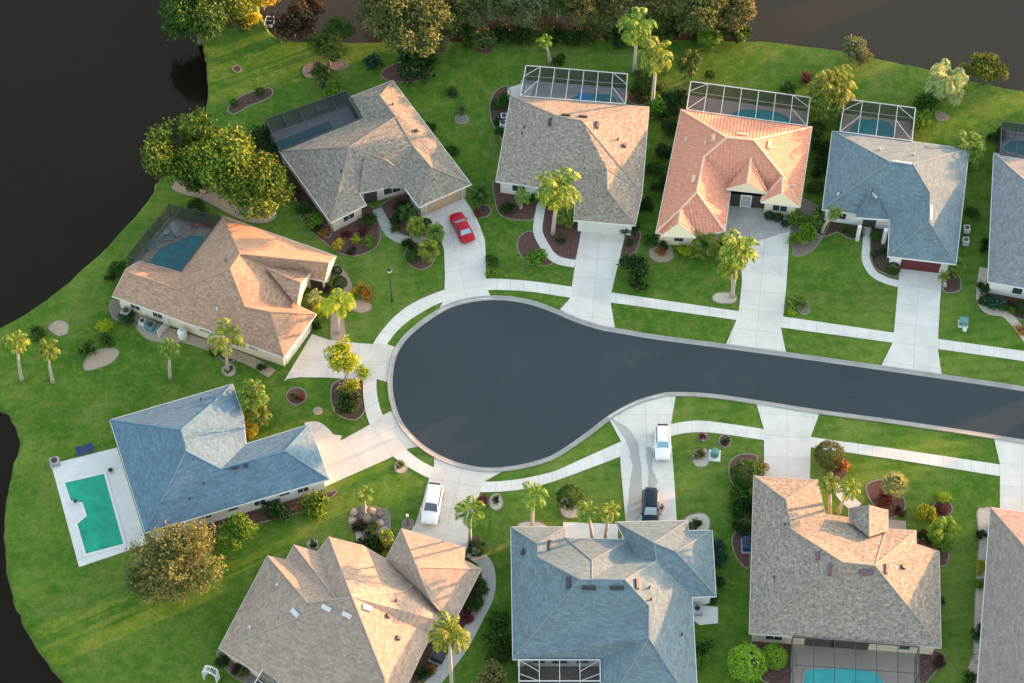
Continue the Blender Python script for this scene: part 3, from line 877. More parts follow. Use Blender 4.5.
    if style == 'suv':
        for sy in (-1, 1):
            g = MB(); g.bar((t0*hl*.9, sy*wt*.92, zr+.03), (t1*hl*.7, sy*wt*.92, zr+.03), .04); g.build('roof_rail', M['dark'] if paint != 'car_white' else M['grey_al'], t)
        g = MB(); g.box((t0*hl-.10, 0, zr-.06), (.24, wt*1.8, .05)); g.build('rear_spoiler', M['dark'], t)
    return t
# ---------------------------------------------------------------- beds
BEDN = [0, 0]
def bed(name, pts, mat, edge=True, n=4, z=.022):
    BEDN[0] += 1; z += (BEDN[0] % 11)*.0015
    pp = catmull(pts, n, True) if n > 1 else pts
    g = [tuple(P(x, y, z))[:2] for x, y in pp]
    slab(name, g, z, -.02, M[mat], px=False)
    if edge:
        if area2(g) < 0: g = g[::-1]
        o1 = offset(g, -.07); i1 = offset(g, .06); mb = MB(); m = len(g); zt = z+.014
        for i in range(m):
            j = (i+1) % m
            mb.face([(*i1[i], zt), (*o1[i], zt), (*o1[j], zt), (*i1[j], zt)])
            mb.face([(*o1[i], 0), (*o1[j], 0), (*o1[j], zt), (*o1[i], zt)])
            mb.face([(*i1[j], 0), (*i1[i], 0), (*i1[i], zt), (*i1[j], zt)])
        tag(mb.build('bed_edging', M['edging']), kind='structure')
def ring(cx, cy, rx, ry=None, mat='pale', edge=True, name='mulch_ring'):
    ry = ry or rx*.8
    jit = random.Random(int(cx*7+cy))
    bed(name, [(cx+rx*math.cos(a)*jit.uniform(.9, 1.1), cy+ry*math.sin(a)*jit.uniform(.9, 1.1)) for a in [i*math.pi/4 for i in range(8)]], mat, edge, 3)
def path(name, line, w, mat='walk', z=.0465, n=5):
    BEDN[1] += 1; z += (BEDN[1] % 9)*.0003-.0002
    """band of width w metres along a pixel line"""
    pts = [P(*p) for p in catmull(line, n)]
    band(name, pts, w/2, w/2, z, mat)
def band(name, pts, wl, wr, z, mat, closed=False):
    L = []; Rr = []; m = len(pts)
    for i, p in enumerate(pts):
        a = pts[max(i-1, 0)]; b = pts[min(i+1, m-1)]
        d = (b-a); d.z = 0; d.normalize(); nrm = Vector((-d.y, d.x, 0))
        L.append(p+nrm*wl); Rr.append(p-nrm*wr)
    mb = MB(); s = 0
    for i in range(m-1):
        ds = (pts[i+1]-pts[i]).length
        q = [Rr[i], Rr[i+1], L[i+1], L[i]]
        mb.face([(v.x, v.y, z) for v in q], uv=[(s, 0), (s+ds, 0), (s+ds, wl+wr), (s, wl+wr)])
        for u, v in ((Rr[i+1], Rr[i]), (L[i], L[i+1])):
            mb.face([(u.x, u.y, z), (v.x, v.y, z), (v.x, v.y, -.02), (u.x, u.y, -.02)], uv=[(s, 0)]*4)
        s += ds
    for i, sg in ((0, 1), (m-1, -1)):
        u, v = (L[i], Rr[i]) if sg > 0 else (Rr[i], L[i])
        mb.face([(u.x, u.y, -.02), (v.x, v.y, -.02), (v.x, v.y, z), (u.x, u.y, z)], uv=[(s, 0)]*4)
    return tag(mb.build(name, M[mat]), kind='structure')
# ---------------------------------------------------------------- light
SUN_AZ, SUN_EL = 27.0, 4.3
w = bpy.data.worlds.new('World'); sc.world = w; w.use_nodes = True
bg = w.node_tree.nodes['Background']; sky = w.node_tree.nodes.new('ShaderNodeTexSky'); sky.sky_type = 'NISHITA'
sky.sun_disc = False; sky.sun_elevation = R(SUN_EL); sky.sun_rotation = R(90-SUN_AZ); sky.air_density = 1.0; sky.dust_density = 1.5
hz = w.node_tree.nodes.new('ShaderNodeHueSaturation'); hz.inputs['Saturation'].default_value = .68; w.node_tree.links.new(sky.outputs[0], hz.inputs['Color']); w.node_tree.links.new(hz.outputs[0], bg.inputs[0]); bg.inputs[1].default_value = .15
sd = bpy.data.lights.new('sun', 'SUN'); so = bpy.data.objects.new('sun', sd); C.objects.link(so)
sdir = Vector((math.cos(R(SUN_AZ))*math.cos(R(SUN_EL)), math.sin(R(SUN_AZ))*math.cos(R(SUN_EL)), math.sin(R(SUN_EL))))
so.rotation_euler = (-sdir).to_track_quat('-Z', 'Y').to_euler(); so.location = sdir*300
sd.energy = 2.35; sd.angle = R(.6); sd.color = (1, .44, .18)
sc.view_settings.view_transform = 'Standard'; sc.view_settings.look = 'None'; sc.view_settings.gamma = 1; sc.view_settings.exposure = 3.0
sc.render.engine = 'CYCLES'; sc.cycles.transparent_max_bounces = 12
sc.cycles.max_bounces = 6
# ---------------------------------------------------------------- land and water
west = [(270, -150), (262, -60), (256, 0), (262, 22), (272, 36), (290, 42), (320, 43), (360, 43), (450, 42), (560, 38), (650, 40), (735, 42), (775, 43), (830, 50), (870, 58), (920, 68), (965, 80), (1024, 92), (1200, 130), (1500, 200)]
left = [(215, -150), (205, -60), (200, 10), (205, 45), (208, 60), (210, 90), (205, 120), (195, 145), (176, 165), (160, 181), (150, 200), (110, 245), (60, 290), (0, 329), (-80, 352), (-300, 372), (-300, 390), (-80, 392), (0, 407), (14, 420), (22, 438), (17, 462), (9, 500), (7, 545), (13, 585), (25, 620), (44, 652), (74, 690), (110, 730), (150, 800), (200, 1000)]
def smooth_m(px): return [tuple(P(x, y, 0))[:2] for x, y in catmull(px, 5)]
land = smooth_m(left)+[(-60, -260), (500, -260), (500, 0)]+smooth_m(west)[::-1]
land = [p for i, p in enumerate(land) if i == 0 or (Vector(p)-Vector(land[i-1])).length > .05]
if area2(land) < 0: land = land[::-1]
rr = random.Random(3)
land = [(x+rr.uniform(-.12, .12), y+rr.uniform(-.12, .12)) for x, y in land]
mb = MB(); mb.poly([(x, y, 0) for x, y in land])
o1 = offset(land, -.30); o2 = offset(land, -.75); n = len(land)
for i in range(n):
    j = (i+1) % n
    mb.face([(*land[i], 0), (*o1[i], -.30), (*o1[j], -.30), (*land[j], 0)][::-1])
    mb.face([(*o1[i], -.30), (*o2[i], -1.1), (*o2[j], -1.1), (*o1[j], -.30)][::-1], 1)
tag(mb.build('ground', [M['grass'], M['mulch']]), kind='structure')
mb = MB(); mb.face([(-4000, -4000, -1.15), (4000, -4000, -1.15), (4000, 6000, -1.15), (-4000, 6000, -1.15)])
tag(mb.build('lake_bed', M['mulch']), kind='structure')
xs = P(238, -60).x  # east sheet takes the paler colour painted for reflected sky
for nm, x0, x1, mt in (('lake_water', -3900, xs, 'lake'), ('lake_water_sky_sheen', xs, 3900, 'lake_sky_sheen')):
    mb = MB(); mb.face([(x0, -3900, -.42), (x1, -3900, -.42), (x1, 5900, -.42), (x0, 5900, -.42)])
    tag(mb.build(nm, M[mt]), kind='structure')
# ---------------------------------------------------------------- road
top = [(1300, 440), (1150, 413), (1024, 391), (896, 372), (768, 354), (662, 340), (625, 334), (600, 329.5), (575, 321.5), (550, 311), (527, 303.5), (502, 300), (477, 301), (452, 307), (430, 319.5), (410, 335.5), (399, 350), (393.5, 367), (392.5, 390), (398.5, 415), (411, 434), (430, 450), (455, 462), (485, 468), (512, 466.5), (537, 461), (556, 453.5), (585, 434), (610, 415), (635, 401.5), (660, 394), (675, 392.5), (710, 394), (760, 401), (818, 410), (893, 420), (968, 431), (1024, 440), (1150, 459), (1300, 482)]
rp = catmull(top, 5)
slab('road', rp, .02, -.03, M['asphalt'])
rpm = [P(x, y, 0) for x, y in rp]
inl = [Vector((*q, 0)) for q in [(v.x, v.y) for v in rpm]]
# rolled kerb: three stepped bands along the asphalt edge
s_in = 1
def loft_kerb():
    mb = MB(); prof = [(-.06, .02), (.0, .025), (.28, .05), (.42, .13), (.56, .14), (.56, -.03)]
    rows = []
    m = len(rpm)
    for i, p in enumerate(rpm):
        a = rpm[max(i-1, 0)]; b = rpm[min(i+1, m-1)]; d = (b-a); d.z = 0; d.normalize(); nr = Vector((d.y, -d.x, 0))
        # outward = to the right of travel (travel goes west along the north side, round, then east)
        rows.append([p+nr*u+Vector((0, 0, z)) for u, z in prof])
    s = 0
    for i in range(m-1):
        ds = (rpm[i+1]-rpm[i]).length
        for k in range(len(prof)-1):
            mb.face([rows[i][k], rows[i+1][k], rows[i+1][k+1], rows[i][k+1]], uv=[(s, 0), (s+ds, 0), (s+ds, .2), (s, .2)])
        s += ds
    tag(mb.build('kerb', M['kerb']), kind='structure')
loft_kerb()
# ---------------------------------------------------------------- pavement (closed band, inner and outer edges traced)
pin = [(1300, 404), (1150, 380), (1024, 361), (893, 342.5), (783, 327.5), (738, 320), (612, 302.5), (571, 297.5), (530, 291.5), (500, 289.8), (486, 290.5), (465, 295), (442, 302), (422, 312), (402, 326), (387, 344), (379, 362), (376.5, 380), (377.5, 397), (383, 416), (392, 434), (406, 449), (419, 459.5), (432, 466.5), (457, 477.5), (484, 481.5), (512, 480), (535, 476), (556, 470.5), (585, 457.5), (621, 441.5), (650, 429), (671, 424), (690, 421), (710, 421.3), (764, 429), (811, 437), (893, 448.5), (1000, 464.5), (1150, 487), (1300, 510)]
pout = [(1300, 393), (1150, 369.5), (1024, 351), (893, 332.5), (783, 316.5), (738, 311), (612, 292.5), (571, 286.5), (530, 281), (500, 278.8), (485, 279), (462, 284), (430, 295), (408, 306), (390, 321), (374, 342), (366, 362), (363, 382), (364.5, 406), (370, 425), (380, 442), (394, 457), (411, 468.5), (429, 478), (455, 488), (481, 492), (512, 490.5), (535, 486.5), (556, 480.5), (590, 468), (621, 456), (650, 442), (671, 436), (690, 432.5), (715, 433), (764, 440), (810, 447), (893, 459), (1000, 476), (1150, 499), (1300, 522)]
A_ = catmull(pin, 5); B_ = catmull(pout, 5); mb = MB(); s = 0; z = .05
for i in range(len(A_)-1):
    a, b = P(*A_[i], z), P(*A_[i+1], z); c, d = P(*B_[i+1], z), P(*B_[i], z)
    ds = (b-a).length
    mb.face([a, b, c, d], uv=[(s, 0), (s+ds, 0), (s+ds, 1.4), (s, 1.4)])
    for u, v in ((a, b), (c, d)): mb.face([u, v, (v.x, v.y, -.02), (u.x, u.y, -.02)], uv=[(s, 0)]*4)
    s += ds
tag(mb.build('pavement', M['walk']), kind='structure')
# ---------------------------------------------------------------- driveways
def drive(pts, axis, mat='drive', z=.056, name='driveway', org=None):
    a, b = P(*axis[0]), P(*axis[1]); ang = math.atan2(b.y-a.y, b.x-a.x)
    return slab(name, pts, z, -.02, M[mat], uvdir=(a.x, a.y, ang))
drive([(417, 213), (462, 195), (474, 213), (480, 226), (485, 240), (486, 262), (486, 280), (487.5, 290), (492, 298.5), (475, 299.3), (455, 303.5), (438, 312), (443, 301), (444.5, 290), (445, 275), (444, 250), (440, 237), (432, 226)], [(447, 215), (466, 295)], z=.056)
drive([(580, 218), (628, 222), (624, 240), (611, 294), (611, 305), (615, 327.5), (598, 326), (575, 317.5), (560, 309.5), (571, 297), (572, 285), (575, 265), (581, 232)], [(601, 222), (592, 320)], z=.060)
drive([(738, 247), (790, 231), (786, 290), (783, 318), (781, 328), (786, 352.5), (726, 344), (736, 321), (739, 309), (742, 282), (741, 262)], [(765, 235), (756, 345)], z=.056)
drive([(724, 200), (771, 192), (778, 210), (793, 222), (790, 232), (738, 248), (728, 240), (724, 225)], [(757, 200), (762, 230)], 'paver', z=.052)
drive([(900, 262), (943, 268), (940, 302), (938, 339), (938, 350), (942, 375.5), (910, 371), (881, 366.5), (892, 344), (894, 331), (896, 310), (898, 287)], [(920, 268), (913, 370)], z=.060)
drive([(325, 434), (340, 441), (370, 424.5), (382.5, 415), (391, 411), (402, 426), (421, 446), (406, 449), (394, 456), (360, 471), (324, 487), (312, 470), (312, 440)], [(325, 460), (385, 432)], 'drive_tan', z=.060)
path('garden_path', [(340, 443), (329, 441), (322, 434), (315, 429), (306, 430)], 2.0, 'drive_tan', .050)
drive([(284, 381), (312, 334), (330, 340), (345, 342), (372, 344), (387, 344), (398, 348), (390, 362), (388, 382), (377, 379), (363, 380), (330, 377.5), (300, 377), (287, 379)], [(300, 360), (380, 362)], 'drive_tan', z=.060)
drive([(434, 456), (455, 464), (476, 470), (502, 471.5), (485, 481), (480, 492), (472, 522), (467, 549), (410, 532), (415, 525), (423, 500), (429, 479), (434, 466)], [(445, 535), (462, 470)], 'drive_tan', z=.056)
drive([(608, 416.5), (622, 408), (635, 402.5), (655, 396), (676, 394.2), (671, 424), (671, 437), (674, 477), (677, 524), (626, 524), (621, 470), (620, 456), (621, 441)], [(650, 524), (645, 400)], z=.060)
drive([(756, 402.5), (785, 406.5), (820, 412), (811, 436), (810, 479), (810, 489), (764, 486), (764, 440), (764, 429)], [(787, 480), (787, 405)], z=.056)
drive([(994, 438), (1024, 442), (1056, 447), (1046, 470), (1046, 520), (1000, 515), (1000, 476), (1000, 464)], [(1022, 510), (1022, 440)], z=.060)
# washed-down stains running down the driveway
rs = random.Random(4)
def jag(p): return [(x+rs.uniform(-.9, .9), y+rs.uniform(-.6, .6)) for x, y in catmull(p, 4, True)]
slab('water_stain', jag([(611, 419), (626, 427), (637, 441), (641, 470), (642, 500), (638, 521), (627, 521), (629, 490), (632, 466), (625, 438)]), .066, .05, M['stain'])
slab('water_stain', jag([(646, 448), (653, 450), (653, 470), (658, 484), (649, 486), (648, 466)]), .066, .05, M['stain'])
q = P(501, 381, 0); t = thing('manhole_cover', 'dark round manhole cover in the middle of the cul de sac', 'manhole cover', (q.x, q.y, .02))
mb = MB(); mb.lathe((0, 0, 0), [(.34, 0), (.34, .012), (.1, .016)], 18); mb.build('cover', M['dark'], t)
# garden paths
path('garden_path', [(377, 209), (384, 222), (391, 234), (404, 240), (420, 238), (436, 231)], 1.25, 'paver')
path('garden_path', [(542, 203), (539, 218), (538, 232), (544, 245), (555, 259), (575, 264)], 1.15)
path('garden_path', [(868, 225), (866.5, 245), (866, 260), (873, 273), (885, 280), (899, 284)], 1.0)
path('garden_path', [(470, 552), (484, 562), (489, 578), (487, 596), (478, 615), (465, 640), (450, 662), (432, 684), (410, 710)], 1.5, 'stain')
drive([(563, 522), (618, 524), (618, 541), (563, 541)], [(563, 530), (610, 531)], 'deck_white', z=.05, name='patio')
path('garden_path', [(838, 486), (845, 497), (857, 508)], 1.5)
slab('patio', [(888, 519), (906, 521), (906, 530), (888, 529)], .05, -.02, M['deck_tan'])
path('garden_path', [(984, 268), (981, 290), (982, 303), (990, 311), (1003, 313), (1013, 321), (1024, 335), (1034, 350)], 1.1, 'pale')
path('garden_path', [(128, 305), (150, 325), (185, 338), (215, 348), (250, 361), (272, 374)], 1.3, 'sand', .035)
slab('patio', [(520, 84), (535, 85), (528, 100), (506, 100), (508, 88)], .05, -.02, M['deck_white'])
slab('patio', [(691, 604), (718, 607), (718, 623), (700, 625), (690, 618)], .05, -.02, M['deck_white'])
# ---------------------------------------------------------------- beds
bed('mulch_bed', [(228, 108), (240, 97), (254, 91), (270, 88), (272, 95), (262, 101), (248, 106), (234, 114)], 'mulch')
ring(237, 69, 4, mat='mulch'); ring(316, 70, 14, 8, 'mulch_grey'); ring(338, 65, 9, 5, 'mulch_grey')
bed('mulch_bed', [(382, 72), (400, 62), (425, 62), (430, 74), (412, 82), (388, 80)], 'mulch_red')
ring(462, 119, 7, 5, 'mulch_grey'); ring(452, 95, 5, 3, 'mulch', False); ring(484, 49, 9, 5, 'mulch_red', False); ring(640, 96, 14, 9, 'mulch')
bed('mulch_bed', [(497, 90), (510, 90), (506, 140), (500, 136), (492, 122), (490, 104)], 'mulch')
bed('mulch_bed', [(496, 178), (535, 186), (535, 216), (525, 220), (504, 217), (496, 205)], 'mulch_red')
bed('mulch_bed', [(533, 232), (546, 248), (552, 264), (530, 264), (519, 252), (518, 240), (524, 233)], 'mulch_red')
bed('mulch_bed', [(546, 200), (580, 220), (576, 258), (558, 255), (543, 236)], 'mulch_red')
bed('mulch_bed', [(622, 228), (640, 232), (636, 250), (628, 256), (621, 256)], 'mulch_red')
bed('mulch_bed', [(652, 240), (664, 236), (672, 250), (672, 259), (660, 262), (650, 256)], 'sand')
ring(725, 298, 13, 6, 'pale'); ring(804, 307, 6, 7, 'mulch_grey')
bed('mulch_bed', [(790, 196), (828, 215), (822, 238), (812, 250), (796, 256), (792, 240)], 'mulch_grey')
bed('mulch_bed', [(826, 218), (862, 226), (862, 238), (848, 238), (838, 232), (826, 236), (817, 232)], 'mulch')
bed('mulch_bed', [(872, 226), (892, 232), (899, 262), (897, 276), (882, 272), (872, 262)], 'mulch')
bed('mulch_bed', [(944, 272), (957, 274), (961, 284), (958, 291), (944, 291)], 'mulch')
bed('mulch_bed', [(936, 112), (946, 114), (948, 119), (938, 120)], 'mulch_grey')
bed('mulch_bed', [(984, 268), (1000, 282), (1040, 292), (1040, 322), (1012, 316), (996, 311), (986, 304), (983, 290)], 'mulch')
bed('shell_bed', [(171, 186), (180, 193), (200, 198), (215, 206), (232, 215), (250, 222), (268, 222), (276, 214), (262, 205), (236, 206), (214, 192), (196, 184), (180, 180)], 'sand')
bed('mulch_bed', [(331, 226), (368, 205), (380, 226), (378, 244), (368, 252), (352, 256), (338, 252), (322, 240), (306, 226), (300, 214), (312, 214)], 'mulch_red')
bed('mulch_bed', [(378, 208), (405, 194), (420, 208), (424, 222), (412, 236), (398, 232), (388, 222)], 'mulch_red')
ring(421, 255, 15, 14, 'mulch_red'); ring(484, 211, 7, 6, 'mulch'); 
bed('shell_bed', [(335, 265), (345, 272), (352, 287), (347, 298), (338, 296), (334, 280)], 'sand')
ring(361, 306, 10, 6, 'sand'); bed('shell_bed', [(332, 314), (342, 316), (345, 330), (346, 340), (332, 340), (331, 325)], 'sand')
ring(59, 328, 10, 7, 'sand'); bed('shell_bed', [(84, 364), (92, 352), (110, 348), (119, 352), (112, 362), (98, 368), (86, 370)], 'sand')
bed('shell_bed', [(136, 326), (150, 324), (172, 331), (180, 342), (160, 342), (146, 338)], 'sand')
ring(229, 370, 7, 6, 'pale'); ring(228, 354, 10, 8, 'mulch'); ring(297, 396, 10, 8, 'mulch_red'); ring(318, 411, 5, 4, 'sand', False)
bed('mulch_bed', [(150, 540), (200, 524), (325, 492), (330, 498), (300, 512), (255, 524), (200, 540), (160, 552)], 'mulch_red')
bed('mulch_bed', [(333, 384), (360, 378), (366, 392), (364, 412), (352, 420), (334, 410)], 'mulch')
bed('shell_bed', [(349, 518), (358, 508), (372, 507), (387, 511), (390, 524), (386, 531), (356, 532), (350, 526)], 'mulch_grey')
path('garden_path', [(356, 538), (370, 536), (388, 533)], 1.8, 'stain')
ring(401, 467, 7, 6, 'pale'); ring(408, 524, 6, 5, 'mulch_grey'); ring(313, 544, 6, 5, 'pale'); ring(496, 502, 7, 8, 'pale'); 
bed('mulch_bed', [(478, 500), (485, 494), (488, 500), (486, 505)], 'mulch_red', False)
ring(532, 529, 16, 8, 'pale'); bed('shell_bed', [(560, 497), (575, 505), (582, 514), (572, 518), (562, 514)], 'pale')
bed('shell_bed', [(684, 520), (693, 514), (705, 514), (710, 522), (706, 532), (688, 532)], 'pale')
bed('mulch_bed', [(468, 541), (478, 535), (480, 543), (474, 552)], 'mulch_red', False)
bed('mulch_bed', [(455, 620), (482, 565), (488, 570), (487, 590), (470, 624), (452, 652), (428, 676), (410, 684), (430, 640)], 'mulch')
ring(704, 437, 5, 4, 'pale'); ring(725, 441, 6, 6, 'mulch_red'); bed('shell_bed', [(692, 458), (696, 450), (706, 449), (710, 458), (706, 466), (696, 466)], 'pale')
bed('mulch_bed', [(730, 478), (729, 466), (735, 457), (746, 454), (757, 457), (756, 475), (745, 485), (735, 486)], 'mulch_red')
bed('mulch_bed', [(745, 520), (750, 560), (746, 568), (736, 556), (732, 542), (736, 530)], 'mulch_red')
bed('mulch_bed', [(826, 466), (843, 457), (848, 465), (843, 478), (832, 482)], 'mulch_red', False)
bed('mulch_bed', [(866, 487), (882, 480), (900, 492), (905, 508), (890, 518), (876, 508)], 'mulch_red')
ring(942, 509, 10, 9, 'mulch_red'); bed('mulch_bed', [(918, 540), (946, 545), (948, 560), (942, 566), (925, 558)], 'mulch_red')
bed('shell_bed', [(977, 512), (984, 508), (990, 512), (986, 560), (984, 640), (974, 660), (976, 580), (979, 540)], 'pale')
bed('shell_bed', [(968, 676), (974, 655), (985, 660), (985, 690)], 'pale')
bed('mulch_bed', [(753, 640), (792, 644), (792, 690), (770, 684), (752, 670)], 'mulch_red')
bed('mulch_bed', [(920, 652), (945, 655), (932, 676), (918, 688)], 'mulch_red')
bed('mulch_bed', [(220, 650), (262, 664), (256, 684), (236, 678), (222, 664)], 'mulch_grey')
bed('mulch_bed', [(262, 250), (272, 160), (284, 155), (330, 225), (318, 232)][1:], 'mulch')
bed('shell_bed', [(112, 300), (112, 316), (122, 322), (134, 324), (137, 314)], 'mulch_grey')
# ---------------------------------------------------------------- houses
house('A', 'grey shingle house with tan garage door behind the red car', 
 [(392.5,80.5),(471,184),(419,207),(405,188),(412.5,179),(379,189),(359,193),(366,204.5),(331,222.5),(280,151),(361,117.5),(349,97.5)],
 [(380,96),(396,117),(349,147),(412,145),(431,167),(337.5,196)],
 ['e11 e0 r0','e0 e1 r4 r3 r1 r0','e1 e2 r4','e2 e3 r3 r4','e11 r0 r1 e10','e10 r1 r2 e9','e9 r2 r5 e8','e8 r5 e7','r1 r3 e3 e4 e5 e6 e7 r5 r2'],
 'roof_grey','wall_beige', garage=[(446,204,4.9,'garage_tan')], door=[(372,201,1.6)], wins=[(396,199,2.2,1.3,.8),(352,221,1.6,1.0,1.0)], trim='trim',
 overlays=[dict(E=[(359,193),(379,189.5),(412.5,179.5),(402,168)],R=[(386,160,4.45),(365,152.5,4.9)],F=['e1 e2 r0','e0 e1 r0 r1','e2 e3 r1 r0'],edges=[(1,2)])],
 vents=[('pipe',393,105),('turtle',416,131),('pipe',341,172)])
house('B', 'grey shingle house with a golden palm beside its plain concrete driveway',
 [(511,96),(649,107),(642,193),(635,225),(574,220),(576,191),(536,187),(496,181)],
 [(557,116),(582,121),(607,169),(607.5,190)],
 ['e0 e1 r1 r0','e7 e0 r0','e1 e2 r1','e2 e3 r3 r2','e3 e4 r3','e4 e5 r2 r3','e7 r0 r1 e2 r2 e5 e6'],
 'roof_greybrown','wall_white', garage=[(604,226,4.9,'garage_white')], door=[(545,199,1.6)], wins=[(517,194,1.6)],
 vents=[('vent',550,122),('vent',597,125),('vent',566,115.5),('vent',583,117),('pipe',524,128),('pipe',522,134),('pipe',618,140),('turtle',624,146)])
house('C', 'salmon clay tile house with arched entry and paved forecourt',
 [(681,109.5),(812,127),(800,206),(761,201),(764,189),(731,187),(725,231),(696,236),(656,232.5)],
 [(727,137.5),(754,140),(783,176),(704,157),(697,192),(681,209)],
 ['e0 e1 r1 r0','e1 e2 r2 r1','e2 e3 r2','e3 e4 r2','r1 r2 e4 e5 r3 r0','e5 e6 r4 r3','e6 e7 r5 r4','e7 e8 r5','e8 e0 r0 r3 r4 r5'],
 'roof_tile','wall_yellow', cap='cap_tile', capw=.34, door=[(747,197,4.0)], wins=[(678,249,1.2,1.2,.9),(780,207,1.8,1.3,.8)], garage=[(724,215,4.4,'garage_white')],
 overlays=[dict(E=[(726,189,3.3),(769,193.5,3.3)],R=[(747.5,183,4.5),(751,158,4.9)],F=['e0 r0 r1','e1 r0 r1','We0 e1 r0'],edges=[(0,1)],pitch=.5),
  dict(E=[(761,202,3.0),(800,207,3.0)],R=[(782,193,4.3),(783,178,4.6)],F=['e0 r0 r1','e1 r0 r1','We0 e1 r0'],edges=[(0,1)]),
  dict(E=[(661,236,3.0),(696,237.5,3.0)],R=[(679,223,4.2),(681,210,4.4)],F=['e0 r0 r1','e1 r0 r1','We0 e1 r0'],edges=[(0,1)])],
 vents=[('tvent',714,138,1.1,.5),('tvent',769,145,1.1,.5),('tvent',694,179,1.1,.5),('tvent',742,135,1.4,.4),('wpipe',705,144),('wpipe',793,187),('wpipe',686,140)])
house('D', 'steel blue shingle house with dark red garage door',
 [(832.5,131),(969,149),(956,264),(888,256),(890,219),(822.5,209)],
 [(890,162),(913,164.5),(930,193),(929,222)],
 ['e0 e1 r1 r0','e1 e2 r3 r2 r1','e2 e3 r3','e3 e4 r2 r3','e4 e5 r0 r1 r2','e5 e0 r0'],
 'roof_steel','wall_white', garage=[(920,272,4.7,'garage_red')], wins=[(838,222,1.8)], door=[(869,226,1.6)],
 overlays=[dict(E=[(855,217.5,2.9),(888,220,2.9)],R=[(873,202),(873,186,5.0)],F=['e0 e1 r0','e1 r0 r1','e0 r0 r1'],edges=[(0,1)])],
 vents=[('sky',902,163,2.4,.28),('sky',930.5,213,2.2,.3),('sky',874,194,1.4,.3),('wpipe',838,195),('wpipe',914,155),('wpipe',880,150)])
house('E', 'blue-grey shingle house with white front wall at the right edge',
 [(994,153),(1150,174),(1136,308),(988,281.5)],
 [(1052,205),(1085,210)],
 ['e0 e1 r1 r0','e1 e2 r1','e2 e3 r0 r1','e3 e0 r0'],
 'roof_slate','wall_white', wins=[(1017,294,1.2),(1060,300,2)])
house('F', 'brown shingle house with white entry arch left of the cul de sac',
 [(222.5,216),(336,256),(325,281),(306,277),(299,306),(316,314),(284,357.5),(112.5,296),(126,269),(140,261),(181,272.5)],
 [(240,254),(230,269),(245,307),(270,312),(329,263,5.0),(130,273),(178,289.5)],
 ['e0 e1 r4 r0','r4 e2 e3 r0','r0 e3 e4 r2 r1','e4 e5 r3 r2','e5 e6 r3','e6 r3 r2 r1 r6 r5 e7','e7 e8 r5','e8 e9 e10 r6 r5','e10 r6 r1 r0 e0','We1 e2 r4'],
 'roof_brown','wall_cream', garage=[(302,345,4.8,'garage_white')], door=[(318,290,1.5)], wins=[(200,337,1.4,.6,1.5),(250,353,1.2,.6,1.5),(154,320,1.3),(331,280,1.4)],
 overlays=[dict(E=[(297,306,3.3),(312,271,3.3)],R=[(301,283,4.7),(266,268,5.0)],F=['e0 r0 r1','e1 r0 r1','We0 e1 r0'],edges=[(0,1),(0,1)])],
 vents=[('pipe',226,261),('wpipe',217,310),('wpipe',150,322)])
house('G', 'bright blue shingle house beside the open white pool terrace',
 [(110,420),(232.5,384),(243,416),(246,444),(309,424.5),(329,479),(145,532.5)],
 [(181,430),(186,451),(221,469),(285,451),(214,402)],
 ['e0 e1 r4 r0','e1 e2 r4','r4 e2 e3 r2 r1 r0','e3 e4 r3 r2','e4 e5 r3','e5 e6 r1 r2 r3','e6 e0 r0 r1'],
 'roof_blue','wall_white', garage=[(325,458,4.8,'garage_white')], wins=[(207,519,1.2,.8,1.4),(234,510,1.2,.8,1.4),(286,498,1.2,.8,1.4)], door=[(246,436,1.2)],
 vents=[('pipe',201,400),('pipe',204,484),('pipe',190,499),('turtle',246,466),('vent',235,468,.9,.3)])
house('H', 'tan shingle house with three small white skylights',
 [(219,648),(267.5,556),(286,560),(294,545),(317.5,552),(329,537),(362.5,545.5),(387,560),(418,582),(452,624),(430,635),(407,684),(390,722),(320,712)],
 [(308,603),(338,601),(352,597),(384,677),(404,592)],
 ['e0 e1 r0 r2','r0 e1 e2','e2 e3 r1 r0','r1 e3 e4','e4 e5 r2 r1','r0 r1 r2','r2 e5 e6 e7 r4','r2 r4 e8 e9 e10 e11 r3','r4 e7 e8','e0 r2 r3 e12 e13','e11 e12 r3'],
 'roof_tan','wall_cream', trim='trim_beige', wins=[(233,656,1.6,.6,1.4)], 
 overlays=[dict(E=[(401.5,528.5),(465,547.5),(464,560),(481,569),(452,626),(386,559)],R=[(417,567),(431,600)],
   F=['e0 e1 r0','e1 e2 r0','e2 e3 r0','e3 e4 r1 r0','e4 e5 r1','e5 e0 r0 r1'],edges=[(0,1),(1,2),(2,3),(3,4),(4,5),(5,0)],ze=2.78),
  ],
 vents=[('sky',295,613,1.1,.5),('sky',326.5,608,1.1,.5),('sky',347,615,1.1,.5),('sky',367,608,.6,1.0),('wpipe',277,586),('wpipe',250,628),('turtle',388,616),('turtle',398,638),('pipe',396,601)])
